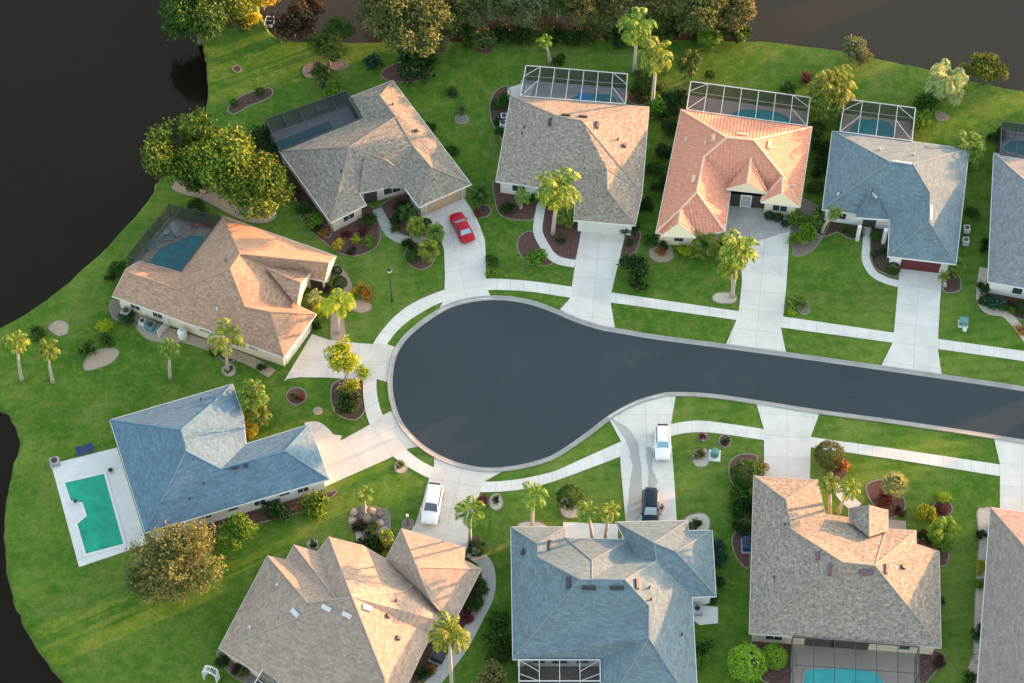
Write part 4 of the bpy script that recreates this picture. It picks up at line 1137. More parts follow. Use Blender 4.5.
house('I', 'steel blue shingle house with dark roof vents behind the navy car',
 [(511,527),(565,527),(565,538),(630,539.5),(632,553),(616,522),(687.5,520.5),(688,530.5),(712,530.5),(716,596),(692,597),(698.5,715),(601.5,715),(600,659),(513,659)],
 [(537.5,544),(537.5,557),(580,579.5),(592,560.5),(592,579.5),(625,580),(657,561),(654,543),(676,552),(649,606),(649,638)],
 ['e14 e0 r0 r1 r2','e0 e1 r0','e1 e2 r1 r0','e2 r3 r4 r2 r1','e2 e3 r3','e3 e4 r4 r3','e4 r6 r5 r4','e4 e5 r7 r6','e5 e6 r7','e6 e7 r8 r7','e7 e8 r8','e8 e9 r8','r7 r8 e9 e10 r6','r5 r6 e10 e11 r10 r9','e11 e12 r10','e12 e13 r10','e13 e14 r2 r4 r5 r9 r10'],
 'roof_steel','wall_white', wins=[(560,668,1.6)], garage=[(650,522,4.8,'garage_white')],
 vents=[('turtle',523,553),('pipe',523,550),('vent',568.5,583,1.3,.5),('vent',589,588,1.5,.45),('vent',617,588,1.5,.45),('vent',637,584,1.2,.4),('pipe',649.5,588),('pipe',651,600),('pipe',682,635),('vent',550,547,1.6,.35)])
house('J', 'grey-brown shingle house with front gable and rear swimming pool cage',
 [(754,476),(817.5,480),(825,514),(849,517.5),(888,524),(888,529),(916,530.5),(916,544),(939,551.5),(941,647.5),(749.5,633)],
 [(786,500),(791,529),(842,562),(875,565.5)],
 ['e0 e1 r0','e10 e0 r0 r1 r2','e1 e2 r1 r0','e2 e3 e4 r3 r2 r1','e4 e5 e6 r3','e6 e7 e8 r3','e8 e9 r3','e9 e10 r2 r3'],
 'roof_greybrown','wall_cream', pitch=.5, trim='trim_beige', wins=[(774,641,1.8),(905,655,1.2)], door=[(820,655,3.2),(850,655,4,'shade')],
 overlays=[dict(E=[(849,508,3.7),(888,510,3.7),(888,531,3.7),(849,521,3.7)],R=[(869,505,4.8),(869,537,4.8)],F=['e0 r0 r1 e3','e1 r0 r1 e2','We0 e1 r0'],edges=[(0,1),(1,2),(3,0)])],
 vents=[('pvent',817.5,556,1.0,.4),('pvent',830,570,1.4,.5),('pvent',866,572,1.5,.55),('pvent',886,569,1.2,.3),('pipe',785,525),('pipe',774,578),('turtle',903,567)])
house('K', 'dull brown shingle house at the bottom right corner',
 [(990.5,507.5),(1145,528),(1150,730),(975,720)],
 [(1045,570),(1062,650)],
 ['e0 e1 r0','e1 e2 r1 r0','e2 e3 r1','e3 e0 r0 r1'],
 'roof_dull','wall_cream', garage=[(1030,512,4.8,'garage_white')],
 overlays=[dict(E=[(1005,700,2.9),(1060,700,2.9)],R=[(1012,648,5.2),(1058,650,5.2)],F=['e0 e1 r1 r0'],edges=[])])
# porch columns of the steel blue house
t = thing('porch', 'white columned porch before the steel blue house with red garage', 'porch', P(872, 232, 0), 0)
for px, py in ((857, 240), (883, 243)):
    mb = MB(); q = P(px, py, 0)-t.location; mb.box((q.x, q.y, 1.35), (.42, .42, 2.7)); mb.build('column', M['trim'], t)
# ---------------------------------------------------------------- decks, pools, cages
def deck(pts, mat): slab('pool_deck', pts, .045, -.02, M[mat])
deck([(267, 134), (347, 105), (362, 130), (284, 165)], 'deck_grey')
pool('long dark teal pool under the dark cage behind the grey house with the red car', [(274, 143), (329, 121), (336, 133), (285, 156)], 'pool_dark', smooth=False, coping='grey_al')
cage('dark bronze screen cage beside the grey roof of the house with the red car', [(265.5, 119.5), (346.5, 91), (362, 117.5), (280.5, 151)], 5, 2, 'bronze', 'screen_dark', brace=False)
deck([(170, 216), (222, 230), (184, 290), (126, 270)], 'deck_tan')
pool('teal freeform pool beside the brown-roofed house left of the cul de sac', [(151, 262), (163, 247), (175, 243), (190, 236), (204, 239), (199, 254), (188, 268), (178, 275), (163, 268)], 'pool_teal', coping='deck_tan')
cage('dark bronze screen cage over the teal pool by the brown roof', [(168.7, 204), (221, 217), (181, 271), (127, 256.5)], 4, 4, 'bronze', 'screen', brace=False, tw=.06)
slab('pool_deck', [(51, 464), (117, 447.5), (147, 544), (79, 567)], .045, -.02, M['deck_white'])
pool('open emerald green pool with a stepped corner on the white terrace', [(65, 483), (104, 474), (123.5, 544), (86, 554), (77.5, 524), (87, 516), (82.5, 502.5), (71, 501)], 'pool_green', smooth=False)
deck([(521, 80), (628, 90), (625, 112), (518, 108)], 'deck_grey')
pool('teal pool with a bright blue cover in the white cage behind the golden palm house', [(566, 100), (585, 93), (612, 95), (618, 103), (618, 112), (566, 109)], 'pool_teal', smooth=False, coping='grey_al')
cv = slab('pool_cover', [(578, 92.5), (592, 93.5), (592, 101.5), (578, 100.5)], .15, .1, M['pool_blue'], kind=None)
tag(cv, 'bright blue cover lying on the teal pool in the white cage', 'pool cover')
cage('white framed pool cage behind the grey roof with the blue pool cover', [(526, 65.5), (627.5, 74), (625.5, 104), (520.5, 96)], 7, 1, 'white_al', 'screen')
deck([(689, 95), (808, 112), (806, 132), (685, 114)], 'deck_tan')
pool('oval teal pool in the white cage behind the salmon tiled house', [(731, 120), (737, 111), (755, 110), (775, 112), (788, 118), (791, 126), (760, 124)], 'pool_teal', coping='deck_tan')
cage('white framed pool cage behind the salmon clay tile roof', [(691, 81.5), (810, 97.5), (807, 126), (686.5, 109.5)], 7, 1, 'white_al', 'screen')
deck([(845, 113), (914, 122), (912, 150), (838, 138)], 'deck_tan')
pool('rounded teal pool in the white cage behind the red garage house', [(850, 130), (858, 121), (875, 119.5), (889, 123), (894, 130), (893, 142), (850, 137)], 'pool_teal', coping='deck_tan')
cage('small white framed pool cage behind the steel blue roof with the red garage', [(845, 99), (915.5, 108), (912, 141), (840, 131.5)], 4, 1, 'white_al', 'screen')
deck([(1002, 130), (1100, 142), (1098, 168), (1000, 155)], 'deck_grey')
pool('teal pool under the dark cage at the right edge', [(1008, 143), (1020, 141), (1060, 146), (1060, 160), (1008, 152)], 'pool_teal', coping='grey_al')
cage('dark grey screen cage behind the blue-grey house at the right edge', [(1002, 122), (1100, 134), (1096, 168), (1000, 154)], 6, 1, 'bronze', 'screen_dark', brace=False)
deck([(792, 640), (918, 650), (922, 720), (788, 716)], 'deck_tan')
pool('turquoise pool with curved steps at the bottom edge', [(804, 682), (807, 671), (818, 669), (850, 669), (872, 672), (882, 680), (884, 700), (840, 704), (806, 700)], 'pool_turq', coping='deck_tan')
cage('dark bronze screen cage over the turquoise pool at the bottom', [(793, 722), (919, 728), (919, 647), (792.5, 637)], 6, 3, 'bronze', 'screen_light', brace=True, tw=.07)
cage('white framed screen porch behind the steel blue roof at the bottom', [(519, 681), (600.5, 681), (600, 660), (519, 660)], 4, 1, 'white_al', 'screen')
slab('pool_deck', [(519, 668), (600, 668), (600, 700), (519, 700)], .045, -.02, M['mulch_grey'])
cage('white framed screen cage at the bottom of the tan house with skylights', [(253, 686), (316, 704), (322, 684), (265, 666)], 3, 1, 'white_al', 'screen')
# ---------------------------------------------------------------- palms
PL = 'palm trees in the gardens'
def palm(kind, cx, cy, r, base, label, mat='l_palm', **k): return plant(kind, cx, cy, r, label, mat, base=base, group=PL, **k)
palm('palm', 17, 342, 16, (22, 380), 'leftmost palm on the lawn by the lake, with yellow lit fronds', 'l_palmy')
palm('palm', 47, 350, 15, (53, 382), 'palm just right of the leftmost palm on the lakeside lawn', 'l_palm')
palm('palm', 170, 348, 14, (170.5, 378), 'palm alone on the lawn above the bright blue roof', 'l_palm')
palm('royal', 226, 338, 22, (228, 371), 'tall palm in front of the long cream wall of the brown-roofed house', 'l_palmy')
palm('royal', 339, 303, 20, (338, 333), 'yellow-green palm by the garage of the brown-roofed house', 'l_lime')
palm('royal', 470, 512, 17, (470, 543), 'bright green palm beside the driveway with the large white suv', 'l_bright')
palm('royal', 534, 495, 17, (532, 528), 'palm at the left front corner of the steel blue bottom house', 'l_palm')
palm('palm', 587, 511, 14, (592, 541), 'left of the twin palms on the white patio of the steel blue bottom house')
palm('palm', 609, 511, 14, (605, 541), 'right of the twin palms on the white patio of the steel blue bottom house', 'l_palmy')
palm('palm', 449, 633, 27, (452, 690), 'tall palm over the right edge of the tan roof with skylights', 'l_palmy')
palm('palm', 829, 483, 14, (829, 514), 'left of the two palms standing by the front of the grey-brown roof')
palm('palm', 850, 489, 14, (838, 514), 'leaning right palm of the two by the front of the grey-brown roof', 'l_palmy')
palm('bushy', 559, 188, 28, (553, 234), 'golden palm with a full crown over the grey shingle roof', 'l_palmy')
palm('bushy', 738, 250, 24, (732, 296), 'full palm in a pale gravel ring beside the paved forecourt', 'l_palmy')
palm('palm', 730, 268, 15, (733, 297), 'shorter palm under the full palm by the paved forecourt', 'l_palmy')
palm('bushy', 637, 25, 23, (634, 74), 'tall bright palm near the top edge behind the white pool cage')
palm('bushy', 657, 54, 22, (652, 108), 'tall golden palm just right of the pool cage with the blue cover', 'l_palmy')
palm('royal', 545, 41, 9, (550, 64), 'small slender palm on the back lawn above the pool cage with the blue cover', 'l_bright')
palm('palm', 835, 212, 10, (822, 232), 'small leaning palm at the front left corner of the steel blue house')
palm('bushy', 314, 297, 10, (313, 306), 'short shaggy palm in the entry court of the brown-roofed house', 'l_silver')
palm('royal', 364, 495, 11, (365, 514), 'small palm standing in the rock bed left of the large white suv')
palm('palm', 522, 196, 11, (521, 208), 'low palm before the front window of the grey house with plain driveway')
palm('palm', 944, 276, 8, (945, 286), 'small palm in the dark bed right of the red garage door')
palm('royal', 255, 388, 10, (256, 408), 'low palm left of centre in the clump behind the bright blue roof', 'l_palm')
# ---------------------------------------------------------------- other palms
def areca(cx, cy, r, label, mat='l_palm', **k): return plant('areca', cx, cy, r, label, mat, group='bushy clumping palms', h=k.pop('h', None), trunk=True, **k)
areca(833, 86, 24, 'big yellow-green palm clump between the salmon and steel blue roofs', 'l_palmy', h=4.2)
areca(828, 104, 17, 'lower green palm clump left of the small white pool cage', 'l_palm', h=2.5)
areca(948, 80, 22, 'pale palm clump on the top right lawn beside the dark round shore tree', 'l_silver', h=3.4)
areca(970, 145, 17, 'palm clump beside the upper right corner of the steel blue roof', 'l_palm', h=2.4)
areca(968, 158, 13, 'smaller palm clump right under the one at the steel blue roof corner', 'l_palm', h=1.8)
areca(710, 37, 14, 'banana-like bright clump at the shore near the top dark lake', 'l_bright', h=2.0)
areca(741, 34, 7, 'small pale clump at the end of the lakeside trees', 'l_palmy', h=1.5)
areca(252, 397, 17, 'dense palm clump behind the bright blue roof', 'l_palm', h=2.6)
areca(258, 414, 13, 'yellow-tipped palm clump in the notch of the bright blue roof', 'l_palm', h=1.8)
areca(250, 428, 9, 'yellow low clump at the inner corner of the bright blue roof', 'l_yellow', h=1.0)
areca(416, 227, 11, 'pale green palm clump beside the curved walk to the tan garage', 'l_palmy', h=1.8)
areca(428, 249, 12, 'yellow palm clump in the round red bed beside the red car driveway', 'l_palmy', h=1.8)
areca(435, 232, 10, 'palm clump between the round red bed and the red car driveway', 'l_palm', h=1.8)
areca(408, 214, 10, 'dark palm clump in the bed under the front window of the red car house', 'l_green', h=1.2)
areca(704, 243, 14, 'green palm clump at the front left corner of the paved forecourt', 'l_palm', h=2)
areca(722, 246, 12, 'yellow-tipped palm clump under the full palm by the forecourt', 'l_palmy', h=1.8)
areca(688, 62, 13, 'multi-stemmed green palm between two white pool cages', 'l_green', h=3.0, bark='pale_bark')
areca(566, 214, 12, 'green palm clump at the foot of the golden palm', 'l_palm', h=1.8)
areca(551, 198, 9, 'small clump at the porch of the golden palm house', 'l_palm', h=1.4)
areca(943, 533, 17, 'spreading green palm clump at the right front corner of the grey-brown roof', 'l_bright', h=1.5)
areca(386, 536, 8, 'small bright palm on the dark hedge beside the tan roof', 'l_palmy', h=1.8)
areca(322, 307, 9, 'yellow-green clump right of the garage court of the brown-roofed house', 'l_lime', h=1.2)
areca(480, 193, 11, 'soft green palm clump beside the tan garage door corner', 'l_green', h=1.6)
areca(957, 266, 10, 'pale green palm clump right of the red garage', 'l_palm', h=1.8)
plant('fan', 895, 485, 16, 'silvery fan palm in the red bed before the grey-brown roof', 'l_silver', h=1.6)
# ---------------------------------------------------------------- trees
TG = 'broadleaf trees'
def tree(kind, cx, cy, r, label, mat, **k): return plant(kind, cx, cy, r, label, mat, group=TG, name=k.pop('name', 'tree'), **k)
tree('tree', 181, 150, 37, 'left of the three big mango-like trees above the brown-roofed house', 'l_mango')
tree('tree', 220, 163, 40, 'middle of the three big mango-like trees above the brown-roofed house', 'l_mango')
tree('tree', 255, 190, 36, 'right of the three big mango-like trees above the brown-roofed house', 'l_mango')
tree('mid', 203, 176, 26, 'darker smaller tree below the middle mango-like tree', 'l_green')
tree('tree', 195, 15, 36, 'dark leafy tree leaning over the lake near the top left', 'l_green')
tree('mid', 224, 8, 24, 'yellowish tree right of the dark leafy lake tree at the top', 'l_mango')
tree('mid', 262, -2, 17, 'golden yellow tree cut by the top edge beside the dinghy', 'l_yellow')
tree('mid', 292, 20, 24, 'dark brown bare-looking tree in the water inlet at the top', 'l_brown')
tree('open', 308, 8, 18, 'thin dark tree behind the brown one at the top inlet', 'l_brown')
tree('open', 328, 48, 21, 'light green feathery tree over the kidney-shaped gravel bed', 'l_green')
tree('open', 340, 30, 18, 'feathery green tree behind the one over the gravel bed', 'l_green')
tree('tree', 408, 22, 40, 'large pale trunked oak with gold-lit crown at the top', 'l_olive', base=(402, 64), bark='pale_bark')
tree('open', 372, 14, 20, 'light crown on the left side of the large oak', 'l_grey')
tree('open', 436, 42, 18, 'low grey-green crown spreading right of the large oak', 'l_grey')
for i, (x, y, r_, k_, m_, l_) in enumerate([
  (467, 4, 23, 'open', 'l_olive', 'olive tree right of the large oak in the row at the top'),
  (484, 14, 22, 'open', 'l_grey', 'thin-trunked tree in the top row above the open back lawn'),
  (512, 2, 22, 'open', 'l_olive', 'olive tree in the top row right of the thin-trunked one'),
  (531, 14, 22, 'open', 'l_grey', 'grey-green tree in the top row left of the small slender palm'),
  (556, 2, 22, 'open', 'l_olive', 'olive tree in the top row right above the small slender palm'),
  (580, 12, 22, 'open', 'l_gold', 'golden-tinged open tree in the top row left of the tall bright palm'),
  (604, 3, 20, 'open', 'l_gold', 'golden-brown open tree in the top row next to the tall bright palm'),
  (632, -6, 20, 'open', 'l_olive', 'tree cut by the top edge behind the tall bright palm'),
  (664, 8, 24, 'tree', 'l_olive', 'dark olive tree in the top row right of the tall bright palm'),
  (700, 14, 27, 'tree', 'l_olive', 'broad dark olive tree above the banana-like clump'),
  (728, 12, 24, 'tree', 'l_gold', 'last tree of the top row, bronze-edged, beside the lake'),
  (540, -12, 22, 'open', 'l_olive', 'crown mostly above the top edge behind the grey-green tree'),
  (688, -10, 24, 'tree', 'l_olive', 'crown mostly above the top edge behind the broad olive tree')]):
    tree(k_, x, y, r_, l_, m_)
tree('wispy', 176, 562, 47, 'bronze golden spreading tree at the corner of the white pool terrace', 'l_wisp')
tree('wispy', 148, 580, 26, 'smaller olive tree at the lower left of the bronze golden one', 'l_olive')
tree('mid', 235, 532, 19, 'bright green leafy tree by the lower wall of the bright blue house', 'l_bright')
tree('mid', 853, 50, 15, 'pale golden small tree on the shore above the yellow-green palm clump', 'l_grey')
tree('open', 862, 56, 11, 'thin golden twiggy tree right of the small pale shore tree', 'l_gold')
tree('tree', 988, 70, 19, 'round dark green tree on the shore at the top right', 'l_mango')
tree('mid', 965, 72, 10, 'reddish small tree between the pale clump and the round dark shore tree', 'l_gold')
tree('mid', 346, 357, 19, 'lime yellow tree over the driveway left of the cul de sac', 'l_lime', base=(342, 400))
tree('small', 350, 388, 8, 'small lime yellow crown below the lime yellow tree', 'l_lime', name='shrub')
tree('small', 360, 373, 6, 'tiny lime yellow crown right of the lime yellow tree', 'l_lime', name='shrub')
tree('mid', 345, 402, 15, 'dark green bushy tree in the bed beside the cul de sac footway', 'l_dark')
for i, (x, y, r_, k_, m_, l_) in enumerate([
  (386, 0, 26, 'tree', 'l_olive', 'olive crown at the top edge left behind the large oak'),
  (448, 14, 24, 'tree', 'l_olive', 'olive crown close right of the large oak'),
  (498, -4, 26, 'tree', 'l_olive', 'dense crown at the top edge right of the thin-trunked tree'),
  (524, -2, 26, 'tree', 'l_grey', 'dense grey-green crown at the top edge above the slender palm'),
  (570, -6, 27, 'tree', 'l_olive', 'dense crown at the top edge above the pool cage with the blue cover'),
  (600, 18, 19, 'tree', 'l_olive', 'low dense crown of the top row left of the tall bright palm'),
  (618, 4, 22, 'tree', 'l_gold', 'bronze dense crown of the top row left above the tall bright palm'),
  (648, 22, 18, 'tree', 'l_green', 'green dense crown of the top row right behind the tall bright palm'),
  (680, 24, 17, 'mid', 'l_dark', 'dark low tree of the top row left of the banana-like clump'),
  (716, -2, 26, 'tree', 'l_olive', 'dense crown at the top edge above the banana-like clump')]):
    tree(k_, x, y, r_, l_, m_)
# ---------------------------------------------------------------- shrubs
SG = 'garden shrubs'
def shrub(kind, cx, cy, r, label, mat='l_green', **k): return plant(kind, cx, cy, r, label, mat, group=SG, name='shrub', cat='shrub', **k)
shrub('cone', 372, 62, 10, 'blue-green conical shrub left of the large oak trunk', 'l_teal')
shrub('bush', 418, 62, 20, 'dark wide shrub at the foot of the large oak', 'l_dark')
shrub('bush', 322, 72, 9, 'rounded green shrub in the kidney-shaped gravel bed', 'l_green')
shrub('bush', 336, 90, 10, 'bright round shrub above the dark cage of the red car house', 'l_bright')
shrub('small', 327, 84, 6, 'pale airy shrub next to the bright round one above the dark cage', 'l_grey')
shrub('ball', 260, 92, 5, 'small green shrub at the right end of the mulch strip by the lake', 'l_green')
shrub('ball', 234, 103, 4, 'small green shrub at the left end of the mulch strip by the lake', 'l_green')
shrub('bush', 258, 133, 12, 'dark shrub at the left corner of the dark cage', 'l_dark')
shrub('bush', 266, 152, 10, 'dark shrub below the left corner of the dark cage', 'l_dark')
shrub('bush', 198, 208, 8, 'green shrub beyond the upper corner of the cage with the teal pool', 'l_green')
shrub('small', 453, 92, 5, 'little shrub on the back lawn between two grey roofs', 'l_green')
shrub('small', 462, 110, 4, 'wispy shrub in a small ring between two grey roofs', 'l_grey')
shrub('bush', 500, 102, 8, 'round shrub in the mulch left of the golden palm house', 'l_green')
shrub('bush', 500, 120, 6, 'lower shrub in the mulch left of the golden palm house', 'l_dark')
shrub('bush', 558, 60, 6, 'low shrub beside the small slender palm', 'l_green')
shrub('bush', 640, 84, 11, 'green shrub right of the cage with the blue pool cover', 'l_green')
shrub('bush', 655, 108, 12, 'bright shrub under the tall golden palm', 'l_bright')
shrub('bush', 654, 92, 9, 'shrub between the cage corner and the tall golden palm', 'l_green')
shrub('bush', 672, 97, 11, 'dark shrub by the corner of the cage behind the salmon roof', 'l_dark')
shrub('ball', 710, 75, 5, 'dark little shrub beyond the cage behind the salmon roof', 'l_dark')
shrub('bush', 670, 130, 9, 'dark shrub along the left eave of the salmon roof, upper', 'l_dark')
shrub('bush', 660, 185, 8, 'dark shrub along the left eave of the salmon roof, lower', 'l_dark')
shrub('small', 807, 77, 6, 'dark red shrub left of the yellow-green palm clump', 'l_red')
shrub('bush', 790, 90, 8, 'low shrub behind the cage of the salmon roof', 'l_green')
shrub('bush', 818, 130, 9, 'shrub between the salmon roof and the small white cage', 'l_green')
shrub('bush', 925, 102, 11, 'green shrub right of the small white cage', 'l_green')
shrub('bush', 922, 122, 10, 'bright shrub at the right side of the small white cage', 'l_bright')
shrub('bush', 996, 136, 8, 'dark shrub at the left of the cage at the right edge', 'l_dark')
shrub('cone', 818, 214, 6, 'upright dark shrub at the left front of the steel blue house', 'l_dark')
shrub('bush', 790, 200, 8, 'shrub at the right front corner of the salmon house', 'l_green')
shrub('bush', 801, 236, 11, 'bright dense shrub by the right edge of the paved forecourt', 'l_bright')
shrub('bush', 799, 218, 10, 'loose green shrub above the bright dense one by the forecourt', 'l_palm')
shrub('bush', 812, 222, 9, 'loose shrub right of the forecourt bed', 'l_palm')
shrub('ball', 769, 216, 5, 'clipped round shrub left under the window of the salmon house', 'l_dark')
shrub('ball', 778, 218, 5, 'clipped round shrub right under the window of the salmon house', 'l_dark')
shrub('ball', 785, 224, 4, 'third clipped shrub under the window of the salmon house', 'l_dark')
shrub('ball', 857, 233, 6, 'round shrub left of the white porch', 'l_green')
shrub('ball', 876, 236, 6, 'round shrub right of the white porch', 'l_green')
shrub('ball', 874, 254, 4, 'small round shrub beside the walk to the white porch', 'l_green')
shrub('ball', 893, 269, 7, 'round shrub at the left post of the red garage', 'l_green')
shrub('small', 799, 302, 7, 'loose shrub in a small ring by the footway', 'l_palm')
shrub('small', 792, 313, 3, 'tiny shrub by the footway near the wide driveway', 'l_lime')
shrub('bush', 684, 250, 6, 'yellow shrub under the arched window of the salmon house', 'l_lime')
shrub('bush', 692, 253, 5, 'yellow shrub right of the arched window of the salmon house', 'l_lime')
shrub('bush', 662, 247, 5, 'dark shrub at the left front corner of the salmon house', 'l_dark')
shrub('small', 660, 253, 4, 'orange leaved plant in the pale bed of the salmon house', 'l_orange')
shrub('bush', 652, 240, 7, 'leafy shrub left of the pale bed of the salmon house', 'l_green')
shrub('bush', 630, 230, 8, 'dark shrub at the right garage corner of the golden palm house', 'l_dark')
shrub('bush', 634, 272, 14, 'wide green shrub on the lawn right of the plain driveway', 'l_dark')
shrub('small', 640, 284, 6, 'pale twiggy bit of the wide shrub by the footway', 'l_green')
shrub('bush', 535, 257, 9, 'yellow-green low shrub in the red bed by the curved walk', 'l_bright')
shrub('small', 535, 200, 5, 'small plant at the porch of the golden palm house', 'l_green')
shrub('bush', 507, 207, 7, 'dark low shrub at the left front of the golden palm house', 'l_dark')
shrub('bush', 491, 262, 6, 'bright shrub on the lawn right of the red car driveway', 'l_green')
shrub('small', 491, 274, 4, 'small bright shrub just below the one right of the red car driveway', 'l_bright')
shrub('bush', 312, 220, 9, 'bright leafy shrub left of the front wing of the red car house', 'l_bright')
shrub('small', 324, 233, 4, 'orange plant left of the front corner of the red car house', 'l_orange')
shrub('small', 337, 244, 5, 'golden plant at the lower left of the front bed of the red car house', 'l_yellow')
shrub('small', 356, 238, 4, 'green tuft in the middle of the front bed of the red car house', 'l_lime')
shrub('small', 346, 234, 4, 'dark red plant in the front bed of the red car house', 'l_red')
shrub('small', 362, 231, 4, 'second dark red plant nearer the walk of the red car house', 'l_red')
shrub('small', 352, 250, 4, 'dark tuft at the edge of the front bed of the red car house', 'l_dark')
shrub('bush', 371, 242, 6, 'tall green shrub at the right end of the front bed of the red car house', 'l_bright')
shrub('bush', 370, 220, 7, 'green shrub beside the entry of the red car house', 'l_green')
shrub('bush', 400, 206, 7, 'dark shrub under the bay window of the red car house', 'l_dark')
shrub('bush', 394, 219, 5, 'low dark shrub left in the inner bed of the red car house', 'l_dark')
shrub('small', 396, 229, 4, 'low green tuft at the front of the inner bed of the red car house', 'l_green')
shrub('ball', 426, 224, 6, 'round dark shrub at the right of the inner bed of the red car house', 'l_dark')
shrub('ball', 412, 257, 7, 'round green shrub in the round red bed', 'l_green')
shrub('bush', 409, 246, 6, 'dark shrub at the left of the round red bed', 'l_dark')
shrub('ball', 337, 271, 5, 'clipped round shrub at the white gable of the brown-roofed house', 'l_dark')
shrub('ball', 340, 283, 7, 'larger clipped dark shrub below the one at the white gable', 'l_dark')
shrub('small', 325, 289, 4, 'dark red shrub at the entry of the brown-roofed house', 'l_red')
shrub('small', 358, 290, 6, 'yellow croton beside the pale ring in front of the brown-roofed house', 'l_yellow')
shrub('small', 367, 294, 6, 'orange croton beside the yellow one', 'l_orange')
shrub('cone', 316, 326, 5, 'narrow dark hedge plant at the garage corner of the brown-roofed house', 'l_dark', sq=1.5)
shrub('bush', 104, 325, 8, 'small yellow-topped shrub on the lakeside lawn', 'l_lime')
shrub('small', 107, 340, 6, 'thin green sapling in the oval shell bed', 'l_green')
shrub('small', 88, 352, 7, 'wispy green sapling left of the oval shell bed', 'l_green')
shrub('small', 37, 334, 7, 'low pale green plant near the round shell ring', 'l_green')
shrub('bush', 118, 270, 8, 'green shrub outside the left corner of the brown roof', 'l_green')
shrub('bush', 110, 277, 5, 'dark shrub at the ring left of the brown roof', 'l_dark')
shrub('bush', 126, 318, 8, 'low dark hedge below the left end of the cream wall', 'l_dark', sq=.5)
shrub('small', 215, 352, 5, 'dark shrub against the cream wall left of the tall palm', 'l_dark')
shrub('small', 262, 366, 4, 'dark pot-like shrub near the right end of the cream wall', 'l_dark')
shrub('bush', 312, 506, 14, 'bright bushy shrub at the lower right corner of the bright blue house', 'l_bright')
shrub('bush', 277, 509, 11, 'dark shrub left of the bright bushy one by the bright blue house', 'l_dark')
shrub('bush', 200, 540, 12, 'green shrub between the bronze tree and the bright leafy tree', 'l_green')
shrub('bush', 375, 546, 14, 'dark hedge block beside the front of the tan roof', 'l_dark')
shrub('bush', 363, 545, 9, 'dark hedge left end beside the tan roof', 'l_dark')
shrub('small', 360, 526, 5, 'rust coloured plant in the rock bed', 'l_brown')
shrub('small', 374, 525, 5, 'brown-green plant at the right of the rock bed', 'l_olive')
shrub('small', 357, 528, 4, 'dark green plant at the left of the rock bed', 'l_dark')
shrub('ball', 477, 549, 9, 'round dark shrub by the end of the suv driveway', 'l_dark')
shrub('small', 466, 562, 4, 'small dark shrub at the corner of the garage of the tan house', 'l_dark')
shrub('bush', 479, 589, 8, 'upper green shrub along the grey side path', 'l_green')
shrub('bush', 473, 604, 8, 'lower green shrub along the grey side path', 'l_green')
shrub('small', 467, 617, 5, 'reddish shrub below the green ones on the grey side path', 'l_red')
shrub('small', 424, 673, 7, 'dark shrub at the bottom beside the tan roof', 'l_dark')
shrub('small', 430, 669, 5, 'orange plant at the bottom beside the tan roof', 'l_orange')
shrub('bush', 497, 620, 10, 'top bush of the tall hedge left of the steel blue bottom house', 'l_green')
shrub('bush', 497, 636, 11, 'second bush of the tall hedge left of the steel blue bottom house', 'l_green')
shrub('bush', 494, 652, 11, 'third bush of the tall hedge left of the steel blue bottom house', 'l_green')
shrub('mid', 490, 676, 17, 'golden leafy bush at the bottom edge left of the white screen porch', 'l_gold')
shrub('mid', 530, 681, 14, 'golden leafy bush over the white screen porch', 'l_gold')
shrub('ball', 570, 498, 13, 'round yellow-green shrub in a pale crescent bed before the steel blue bottom house', 'l_green')
shrub('small', 482, 500, 5, 'rust shrub at the lower edge of the footway', 'l_red')
shrub('ball', 692, 527, 5, 'dark round shrub in the pale bed right of the navy car garage', 'l_dark')
shrub('bush', 718, 560, 8, 'blue-green shrub against the right wall of the steel blue bottom house', 'l_teal')
shrub('bush', 719, 545, 7, 'upper blue-green shrub against the right wall of the steel blue bottom house', 'l_teal')
shrub('bush', 715, 580, 8, 'dark green shrub lower on the right wall of the steel blue bottom house', 'l_dark')
shrub('small', 702, 645, 8, 'green shrub low on the right side of the steel blue bottom house', 'l_green')
shrub('ball', 748, 475, 15, 'large round dark shrub in the red crescent bed', 'l_green')
shrub('small', 758, 466, 7, 'golden growth on the large round shrub by the red crescent bed', 'l_gold')
shrub('bush', 744, 510, 11, 'tall dark shrub below the large round one by the grey-brown roof', 'l_dark')
shrub('ball', 829, 456, 15, 'round mottled shrub beside the footway and the plain driveway', 'l_olive')
shrub('small', 840, 464, 7, 'rust side growth of the round mottled shrub', 'l_orange')
shrub('small', 700, 456, 5, 'small olive shrub beside the utility box', 'l_olive')
shrub('small', 884, 500, 7, 'dark purple shrub under the silvery fan palm', 'l_red')
shrub('small', 900, 512, 5, 'brown shrub at the right of the silvery fan palm', 'l_brown')
shrub('bush', 928, 515, 9, 'yellow shrub left of the small red ring bed', 'l_lime')
shrub('bush', 944, 496, 7, 'yellow-green shrub above the small red ring bed', 'l_lime')
shrub('ball', 942, 510, 6, 'pinkish shrub in the middle of the red ring bed', 'l_red')
shrub('bush', 925, 538, 7, 'dark shrub left of the spreading palm clump', 'l_dark')
shrub('ball', 747, 664, 19, 'large bright lime shrub at the lower left of the grey-brown house', 'l_clip')
shrub('ball', 774, 657, 13, 'smaller bright lime shrub by the turquoise pool cage', 'l_clip')
shrub('bush', 980, 568, 6, 'yellow-green shrub along the left wall of the bottom right house', 'l_lime')
shrub('bush', 980, 583, 6, 'bright shrub just below the yellow-green one on the bottom right house wall', 'l_bright')
shrub('bush', 979, 632, 9, 'dark teal shrub along the left wall of the bottom right house', 'l_dark')
shrub('bush', 982, 535, 5, 'small dark shrub near the top of the pale strip of the bottom right house', 'l_dark')
shrub('small', 970, 679, 6, 'pale green shrub at the bottom near the bottom right house', 'l_green')
